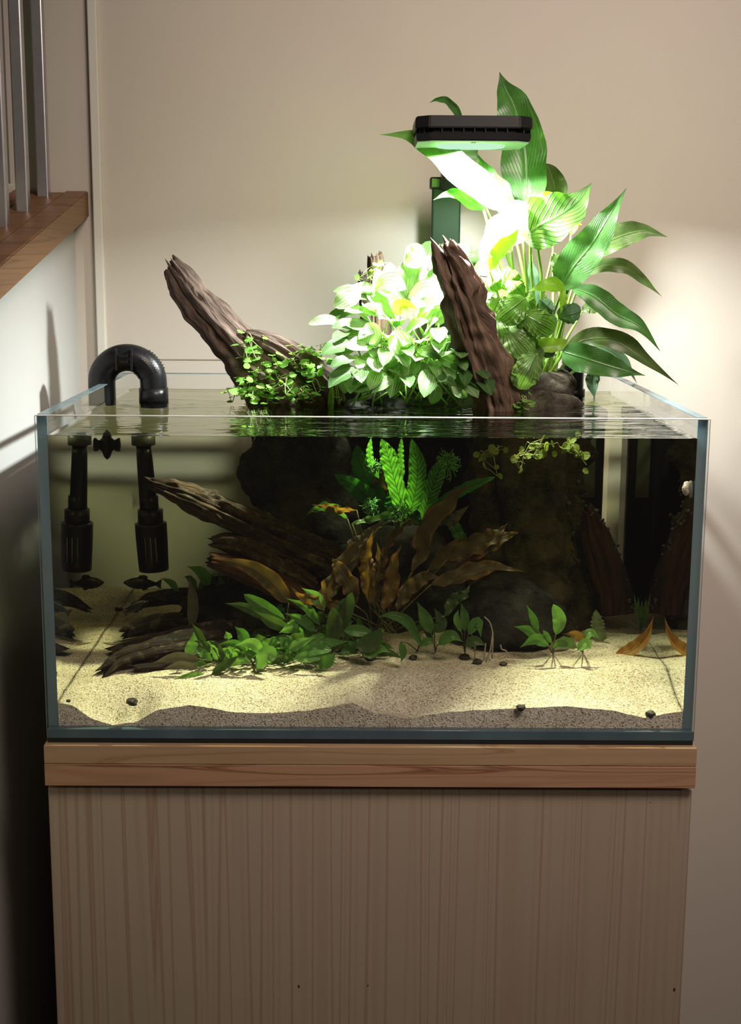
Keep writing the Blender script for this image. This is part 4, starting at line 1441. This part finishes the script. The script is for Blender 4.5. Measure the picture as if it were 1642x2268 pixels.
br = thing('brown_crypt', 'large sunken plant with long wavy brown leaves in mid tank', 'plant', tuple(at(850, 1400, .25)))
BROWN = [([(912, 1268, .20), (930, 1225, .20), (948, 1180, .20), (985, 1120, .20), (1012, 1085, .20), (1050, 1070, .20)], 36, 'brown_leaf', .2),
         ([(950, 1262, .22), (1010, 1225, .22), (1070, 1205, .22), (1110, 1185, .22), (1150, 1178, .22)], 46, 'brown_leaf', .1),
         ([(990, 1240, .21), (1050, 1205, .21), (1090, 1185, .21), (1124, 1160, .21)], 40, 'brown_leaf', .3),
         ([(955, 1295, .20), (1020, 1275, .20), (1080, 1262, .20), (1162, 1266, .20)], 34, 'brown_leaf', .1),
         ([(815, 1330, .20), (808, 1275, .20), (816, 1220, .20), (828, 1170, .20)], 30, 'orange_leaf', .2),
         ([(848, 1350, .18), (862, 1300, .18), (880, 1245, .18), (890, 1205, .18)], 30, 'orange_leaf', .2),
         ([(852, 1225, .22), (878, 1185, .22), (908, 1160, .22), (936, 1166, .22)], 18, 'brown_leaf', .3),
         ([(845, 1140, .30), (850, 1090, .29), (848, 1040, .29), (842, 990, .29)], 34, 'brown_leaf', .2),
         ([(720, 1335, .22), (755, 1270, .22), (800, 1210, .22), (842, 1165, .22)], 28, 'grey_leaf', .2),
         ([(700, 1330, .20), (735, 1285, .20), (785, 1225, .20), (815, 1195, .20)], 34, 'brown_leaf', .3),
         ([(770, 1150, .26), (735, 1128, .26), (705, 1122, .26), (680, 1140, .26)], 18, 'crypt', .4),
         ([(790, 1130, .25), (755, 1122, .25), (720, 1120, .25), (692, 1118, .25)], 16, 'orange_leaf', .5),
         ([(780, 1160, .24), (830, 1152, .24), (870, 1145, .24), (902, 1138, .24)], 15, 'crypt_light', .4),
         ([(985, 1365, .17), (1005, 1335, .17), (1025, 1310, .17), (1042, 1294, .17)], 26, 'crypt_dark', .2),
         ([(970, 1155, .23), (1000, 1140, .23), (1042, 1117, .23)], 22, 'grey_leaf', .1),
         ([(785, 1340, .19), (775, 1300, .19), (755, 1260, .19), (735, 1235, .19)], 34, 'brown_leaf', .2),
         ([(830, 1345, .21), (838, 1290, .21), (842, 1240, .21), (835, 1200, .21)], 34, 'brown_leaf', .4),
         ([(870, 1290, .21), (850, 1260, .21), (845, 1225, .21), (850, 1205, .21)], 20, 'orange_leaf', .2),
         ([(880, 1350, .22), (900, 1310, .22), (940, 1285, .22), (980, 1280, .22)], 30, 'brown_leaf', .2),
         ([(760, 1350, .18), (720, 1340, .18), (680, 1320, .18), (645, 1300, .18)], 26, 'orange_leaf', .3),
         ([(770, 1200, .24), (800, 1185, .24), (850, 1160, .24), (900, 1150, .24)], 16, 'grey_leaf', .3)]
br0 = Vector(br.location)


def wig(sp, i):
    """a slightly meandering spine"""
    out = []
    for k, (x, y, Y) in enumerate(sp):
        a = 0 if k in (0, len(sp) - 1) else 7
        out.append((x + a * math.sin(i * 1.3 + k * 2.2), y + a * math.cos(i * 2.1 + k * 1.7), Y + 0.004 * math.sin(i + k * 2)))
    return out


for i, (sp, w, mt, rl) in enumerate(BROWN):
    leaf_px(br, wig(sp, i), w * 1.12, M[mt], rl, 'lance', 0.22, 0.62, 4.2, 33, 7, rag=0.45, label='orange tinted leaf' if mt == 'orange_leaf' else None)
    a = at(*sp[0])
    tube('petiole', [br0 + Vector((.02 * math.sin(i * 2), .01 * math.cos(i), 0)), br0.lerp(a, .6) + Vector((0, .01, 0)), a], .0012, M['petiole_dark'], br, 5, 7)
bl = thing('brown_crypt', 'lone brown and orange crypt leaf hanging over the short driftwood at left', 'plant', tuple(at(640, 1400, .22)))
leaf_px(bl, [(640, 1335, .22), (600, 1285, .22), (545, 1252, .22), (468, 1236, .22)], 44, M['brown_leaf'], .2, 'belly', .2, .2, 4, 23, 7)
tube('petiole', [at(640, 1400, .22), at(636, 1365, .22), at(640, 1335, .22)], .0012, M['petiole_dark'], bl, 5, 6)


def crypt(label, leaves, rootpx, name='green_crypt', fill=0, spread=40, seed=0, mats=('crypt', 'crypt_light', 'crypt_dark'), grp='green carpet plants'):
    p = on_sand(*rootpx)
    t = thing(name, label, 'plant', tuple(p), grp)
    r = random.Random(seed)
    for i, (sp, w, mt, rl) in enumerate(leaves):
        leaf_px(t, sp, w, M[mt], rl, 'oval' if w > 30 else 'lance', .25, .12, 3, 13, 7)
        a = at(*sp[0])
        tube('petiole', [p, p.lerp(a, .6) + Vector((0, .004, .003)), a], .0009, M['petiole_dark'], t, 5, 5)
    for _ in range(fill):
        a = r.uniform(-2.6, 2.6)
        ln = r.uniform(28, 68)
        x0, y0 = rootpx[0] + math.sin(a) * r.uniform(4, 42) + r.uniform(-12, 12), rootpx[1] - 4 - abs(math.cos(a)) * r.uniform(2, 50)
        x1, y1 = x0 + math.sin(a) * ln, y0 - abs(math.cos(a)) * ln * .75 + r.uniform(0, 14)
        Y = min(max(p.y + r.uniform(-.03, .03), .05), .6)
        leaf_px(t, [(x0, y0, Y), ((x0 + x1) / 2, (y0 + y1) / 2 - 8, Y - .005), (x1, y1, Y - .01)], r.uniform(15, 27), M[r.choice(mats)], r.uniform(-.4, .6), 'lance', .25, .3, 3, 13, 5, rag=.2)
    return t


Yc = .17
crypt('green carpet plant with a long pale leaf reaching up left, behind the others', [([(632, 1372, .20), (585, 1345, .20), (540, 1316, .20)], 34, 'crypt', .2), ([(585, 1370, .20), (545, 1345, .20), (497, 1336, .20)], 22, 'crypt_dark', .2),
      ([(640, 1392, .19), (600, 1375, .19), (560, 1352, .19)], 30, 'crypt_dark', .3)], (630, 1415), fill=26, seed=1)
crypt('green carpet plant under two bright upright leaves left of centre', [([(718, 1352, .18), (700, 1322, .18), (668, 1302, .18)], 28, 'crypt_light', .2), ([(708, 1384, .18), (680, 1345, .18), (634, 1325, .18)], 22, 'crypt', .3),
      ([(660, 1372, .17), (642, 1390, .17), (618, 1402, .17)], 26, 'crypt_light', .2), ([(700, 1398, .17), (668, 1372, .17), (630, 1358, .17)], 24, 'crypt', .2)], (700, 1425), fill=24, seed=2)
crypt('green carpet plant with the broad dark upright leaf at centre', [([(732, 1432, .16), (742, 1390, .16), (738, 1345, .16)], 40, 'crypt_dark', .1), ([(752, 1408, .17), (770, 1350, .17), (780, 1312, .17)], 32, 'crypt_dark', .2),
      ([(708, 1420, .15), (735, 1424, .15), (772, 1420, .15)], 22, 'crypt', .3), ([(740, 1375, .18), (758, 1340, .18), (775, 1318, .18)], 20, 'crypt', .3)], (735, 1448), fill=22, seed=3)
crypt('green carpet plant with broad glossy leaf right of the dark upright leaf', [([(762, 1396, .16), (800, 1398, .16), (838, 1408, .16)], 28, 'crypt', .2), ([(788, 1432, .15), (820, 1424, .15), (846, 1396, .15)], 44, 'crypt_dark', .1),
      ([(800, 1440, .15), (825, 1445, .15), (848, 1430, .15)], 30, 'crypt', .2)], (805, 1452), fill=16, seed=4)
crypt('light green carpet plant at the front left of the carpet', [([(548, 1448, .14), (520, 1425, .14), (478, 1428, .14)], 20, 'crypt', .2), ([(582, 1450, .13), (560, 1424, .13), (520, 1430, .13)], 28, 'crypt_light', .3),
      ([(570, 1482, .12), (592, 1450, .12), (612, 1458, .12)], 42, 'crypt_light', .1), ([(545, 1460, .14), (558, 1445, .14), (575, 1428, .14)], 22, 'crypt', .2), ([(588, 1438, .14), (594, 1424, .14), (606, 1412, .14)], 24, 'crypt_light', .2)], (560, 1472), fill=26, seed=5)
crypt('green carpet plant at the front edge of the carpet below the dark leaf', [([(636, 1408, .14), (652, 1430, .14), (678, 1442, .14)], 28, 'crypt', .2), ([(655, 1458, .13), (692, 1438, .13), (735, 1440, .13)], 34, 'crypt', .3),
      ([(708, 1482, .12), (728, 1462, .12), (745, 1448, .12)], 30, 'crypt', .1), ([(640, 1440, .13), (665, 1425, .13), (700, 1410, .13)], 24, 'crypt_light', .2), ([(650, 1460, .125), (690, 1455, .125), (720, 1460, .125)], 26, 'crypt_light', .2)], (670, 1468), fill=24, seed=6)
crypt('low green carpet plant beside the black root fingers', [([(545, 1432, .16), (538, 1405, .16), (520, 1388, .16)], 28, 'crypt', .2), ([(506, 1416, .16), (505, 1408, .16), (500, 1398, .16)], 20, 'crypt_light', .2),
      ([(470, 1492, .12), (500, 1472, .12), (532, 1450, .12)], 22, 'crypt_dark', .3), ([(445, 1462, .13), (390, 1455, .13), (338, 1468, .13)], 26, 'grey_leaf', .3), ([(440, 1480, .12), (400, 1472, .12), (360, 1482, .12)], 20, 'grey_leaf', .3)], (490, 1478), fill=20, seed=7)
crypt('sparse plant with a yellow green leaf against the root, far left', [([(412, 1452, .15), (428, 1425, .15), (430, 1398, .15)], 26, 'crypt_light', .1), ([(455, 1440, .17), (440, 1405, .17), (425, 1380, .17)], 22, 'crypt_dark', .2)], (420, 1462), fill=2, seed=8)
crypt('background plant with one jagged bright leaf left of the red-brown wood', [([(462, 1300, .34), (448, 1268, .34), (414, 1254, .34)], 28, 'crypt_light', .2), ([(425, 1395, .27), (428, 1330, .27), (418, 1275, .27)], 26, 'grey_leaf', .2),
      ([(470, 1330, .33), (490, 1300, .33), (485, 1265, .33)], 22, 'crypt_dark', .2), ([(440, 1320, .35), (455, 1290, .35), (475, 1270, .35)], 20, 'crypt', .2), ([(395, 1310, .40), (380, 1290, .40), (355, 1280, .40)], 18, 'crypt_light', .5),
      ([(370, 1330, .40), (340, 1315, .40), (305, 1325, .40)], 16, 'brown_leaf', .6)], (440, 1345), fill=5, seed=9, mats=('crypt_dark', 'grey_leaf', 'crypt'))
crypt('single plant with a long green leaf arching from the shaded centre to the sand', [([(935, 1432, .16), (905, 1378, .16), (868, 1362, .16), (838, 1366, .16)], 26, 'crypt', .3), ([(888, 1422, .13), (893, 1445, .13), (889, 1468, .13)], 18, 'crypt', .1),
      ([(930, 1430, .16), (950, 1420, .16), (965, 1428, .16)], 18, 'crypt', .2)], (925, 1442), fill=1, seed=10)
crypt('green plant with paired upright leaves in front of the shade at centre right', [([(955, 1402, .17), (942, 1368, .17), (924, 1332, .17)], 30, 'crypt', .1), ([(962, 1400, .175), (978, 1378, .175), (962, 1346, .175)], 30, 'crypt_dark', .1),
      ([(972, 1428, .16), (1000, 1408, .16), (1026, 1422, .16)], 28, 'crypt', .2)], (965, 1445), fill=1, seed=11)
crypt('green plant with a drooping leaf behind the pale arching sprouts', [([(1030, 1398, .17), (1030, 1365, .17), (1021, 1333, .17)], 22, 'crypt', .2), ([(1038, 1405, .16), (1058, 1378, .16), (1066, 1412, .16)], 26, 'crypt', .2),
      ([(1032, 1430, .16), (1052, 1420, .16), (1078, 1430, .16)], 26, 'crypt_dark', .2), ([(1022, 1400, .17), (1012, 1370, .17), (1016, 1350, .17)], 16, 'crypt_light', .3)], (1030, 1448), fill=0, seed=12)
crypt('green plant with one tall broad leaf at the foot of the stump', [([(1198, 1418, .17), (1172, 1396, .17), (1138, 1387, .17)], 24, 'crypt', .2), ([(1192, 1398, .17), (1182, 1368, .17), (1167, 1340, .17)], 18, 'crypt', .3),
      ([(1232, 1406, .16), (1240, 1372, .16), (1226, 1338, .16)], 32, 'crypt_light', .1), ([(1215, 1430, .15), (1188, 1415, .15), (1152, 1434, .15)], 28, 'crypt', .2), ([(1222, 1425, .15), (1210, 1405, .15), (1202, 1395, .15)], 14, 'crypt', .2)], (1226, 1450), fill=0, seed=13)
crypt('pale and orange leaved plant on the bright sand right of the stump foot', [([(1295, 1425, .15), (1278, 1405, .15), (1248, 1404, .15)], 22, 'orange_leaf', .3), ([(1290, 1420, .15), (1308, 1402, .15), (1330, 1415, .15)], 22, 'crypt_light', .3),
      ([(1280, 1440, .14), (1300, 1425, .14), (1310, 1438, .14)], 26, 'crypt_light', .3), ([(1260, 1430, .145), (1240, 1425, .145), (1222, 1438, .145)], 18, 'crypt', .2)], (1292, 1446), fill=1, seed=14)
p = on_sand(450, 1494)
t = thing('fallen_green_leaf', 'long bright green leaf lying on the front sand at left', 'leaf', tuple(p))
leaf_px(t, [(452, 1492, p.y), (412, 1499, p.y - .012), (368, 1514, p.y - .03)], 20, M['crypt_light'], .5, 'lance', .3, .05, 2, 13, 5)
p = on_sand(1330, 1420)
t = thing('fuzzy_leaf_shoot', 'upright fuzzy grey green serrated leaf beside the stump foot', 'plant', tuple(p))
leaf_px(t, [(1332, 1424, p.y), (1326, 1392, p.y), (1320, 1350, p.y)], 30, M['fuzzy'], .1, 'strap', .2, .3, 6, 22, 5, serr=.15)
p = on_sand(1375, 1448)
t = thing('fallen_brown_leaf', 'curled orange brown dead leaf on bright sand near the right pane', 'leaf', tuple(p))
leaf_px(t, [(1364, 1449, p.y), (1400, 1440, p.y), (1432, 1410, p.y), (1448, 1366, p.y)], 34, M['dead_leaf'], .35, 'lance', .35, .15, 4, 21, 7)
p = on_sand(1418, 1400)
t = thing('grass_tuft', 'few thin green grass blades standing behind the dead leaf', 'plant', tuple(p))
for i, dx in enumerate((-6, 0, 5, 10, -2)):
    leaf_px(t, [(1422 + dx * .3, 1402, p.y), (1418 + dx, 1360, p.y), (1414 + dx * 1.6, 1312 + 9 * i % 20, p.y)], 5, M['crypt_light'], .3, 'strap', .3, 0, 1, 9, 3, name='blade')
p = on_sand(1085, 1468)
t = thing('pale_sprouts', 'thin pale arching sprouts rising from the sand at centre right', 'plant sprout', tuple(p))
for q in ([(1090, 1458), (1092, 1410), (1086, 1380), (1073, 1366)], [(1052, 1462), (1052, 1430), (1046, 1408), (1040, 1395)], [(1072, 1462), (1074, 1445), (1076, 1425)], [(1078, 1464), (1086, 1440), (1092, 1400)],
          [(1127, 1458), (1122, 1442), (1112, 1438), (1109, 1428)]):
    tube('sprout', [at(x, y, p.y + .004) for x, y in q], .0011, M['root'], t, 6, 12)

# hanging roots under the creeper and loose floating fragments
V, F = [], []
rd = random.Random(33)
for i in range(26):
    a = at(rd.uniform(545, 600), 962, rd.uniform(.36, .42))
    a.z = ZW - .004
    b = a + Vector((rd.gauss(0, .012), rd.gauss(0, .008), -rd.uniform(.02, .055)))
    tube_geo([a, a.lerp(b, .5) + Vector((rd.gauss(0, .008), 0, 0)), b], .0004, 4, 8, V, F)
o = mesh_obj('root_hairs', V, F, M['root'], None, True, None, None, at(570, 985, .4))
tag(o, 'fine pale root hairs hanging in the water under the creeper', 'roots', None, 'stuff')

# ------------------------------------------------------------------ fish and snail
def fish(label, c, L, yaw, pitch=0.0):
    t = thing('black_fish', label, 'fish', tuple(c), 'small black fish')
    Rm = Matrix.Rotation(yaw, 3, 'Z') @ Matrix.Rotation(pitch, 3, 'Y')
    prof_f = [(-.5, .004, .004), (-.47, .035, .03), (-.40, .08, .055), (-.28, .135, .08), (-.12, .165, .09), (.05, .15, .08), (.2, .105, .055), (.32, .06, .03), (.38, .045, .02)]
    V, F = [], []
    k = 14
    for x, h, w in prof_f:
        for j in range(k):
            a = 2 * PI * j / k
            V.append(Rm @ Vector((x * L, math.cos(a) * w * L, math.sin(a) * h * L)) + c)
    for i in range(len(prof_f) - 1):
        for j in range(k):
            F.append((i * k + j, i * k + (j + 1) % k, (i + 1) * k + (j + 1) % k, (i + 1) * k + j))
    F.append(tuple(reversed(range(k))))
    F.append(tuple((len(prof_f) - 1) * k + j for j in range(k)))
    mesh_obj('body', V, F, M['fish'], t, True, None, None, t.location)

    def fin(name, pl, th=.006):
        V = [Rm @ Vector((x * L, sg * th * L, z * L)) + c for sg in (-1, 1) for x, z in pl]
        k = len(pl)
        F = [tuple(reversed(range(k))), tuple(range(k, 2 * k))] + [(i, (i + 1) % k, k + (i + 1) % k, k + i) for i in range(k)]
        mesh_obj(name, V, F, M['fin'], t, False, None, None, t.location)
    fin('tail_fin', [(.36, .04), (.44, .10), (.52, .13), (.50, .0), (.52, -.13), (.44, -.10), (.36, -.04)])
    fin('dorsal_fin', [(-.14, .15), (-.08, .215), (.06, .23), (.14, .185), (.12, .12)])
    fin('anal_fin', [(-.02, -.14), (.04, -.20), (.14, -.17), (.16, -.10)])
    for sg in (-1, 1):
        b = bmesh.new()
        bmesh.ops.create_icosphere(b, subdivisions=2, radius=.018 * L)
        bmesh.ops.translate(b, verts=b.verts, vec=Rm @ Vector((-.40 * L, sg * .052 * L, .025 * L)) + c)
        bm_obj('eye', b, M['eye'], t, True, t.location)


fish('larger black fish hovering over the sand below the filter intake', at(315, 1292, .46), .064, .25, .1)
fish('smaller black fish tilted nose up beside the sunken root at left', at(302, 1345, .30), .046, PI - .2, .5)

sn = thing('snail', 'small striped snail clinging to the inside of the right pane', 'snail', tuple(atx(1530, 1083, HW - T - .004)))
sp = Vector(sn.location)
V, F = [], []
pts, rs = [], []
for i in range(26):
    a = i / 25 * 2 * PI * 2.2
    r = .0012 + .0062 * i / 25
    pts.append(sp + Vector((-.004 - .007 * (1 - i / 25), r * math.cos(a) * .8, r * math.sin(a) * .8)))
    rs.append(.0009 + .0044 * i / 25)
tube_geo(pts, rs, 10, 70, V, F)
mesh_obj('shell', V, F, M['shell'], sn, True, None, None, sn.location)
tube('foot', [sp + Vector((.001, -.001, -.012)), sp + Vector((0, 0, 0)), sp + Vector((.001, .001, .011))], [.002, .0042, .002], M['grey_collar'], sn, 10, 8)
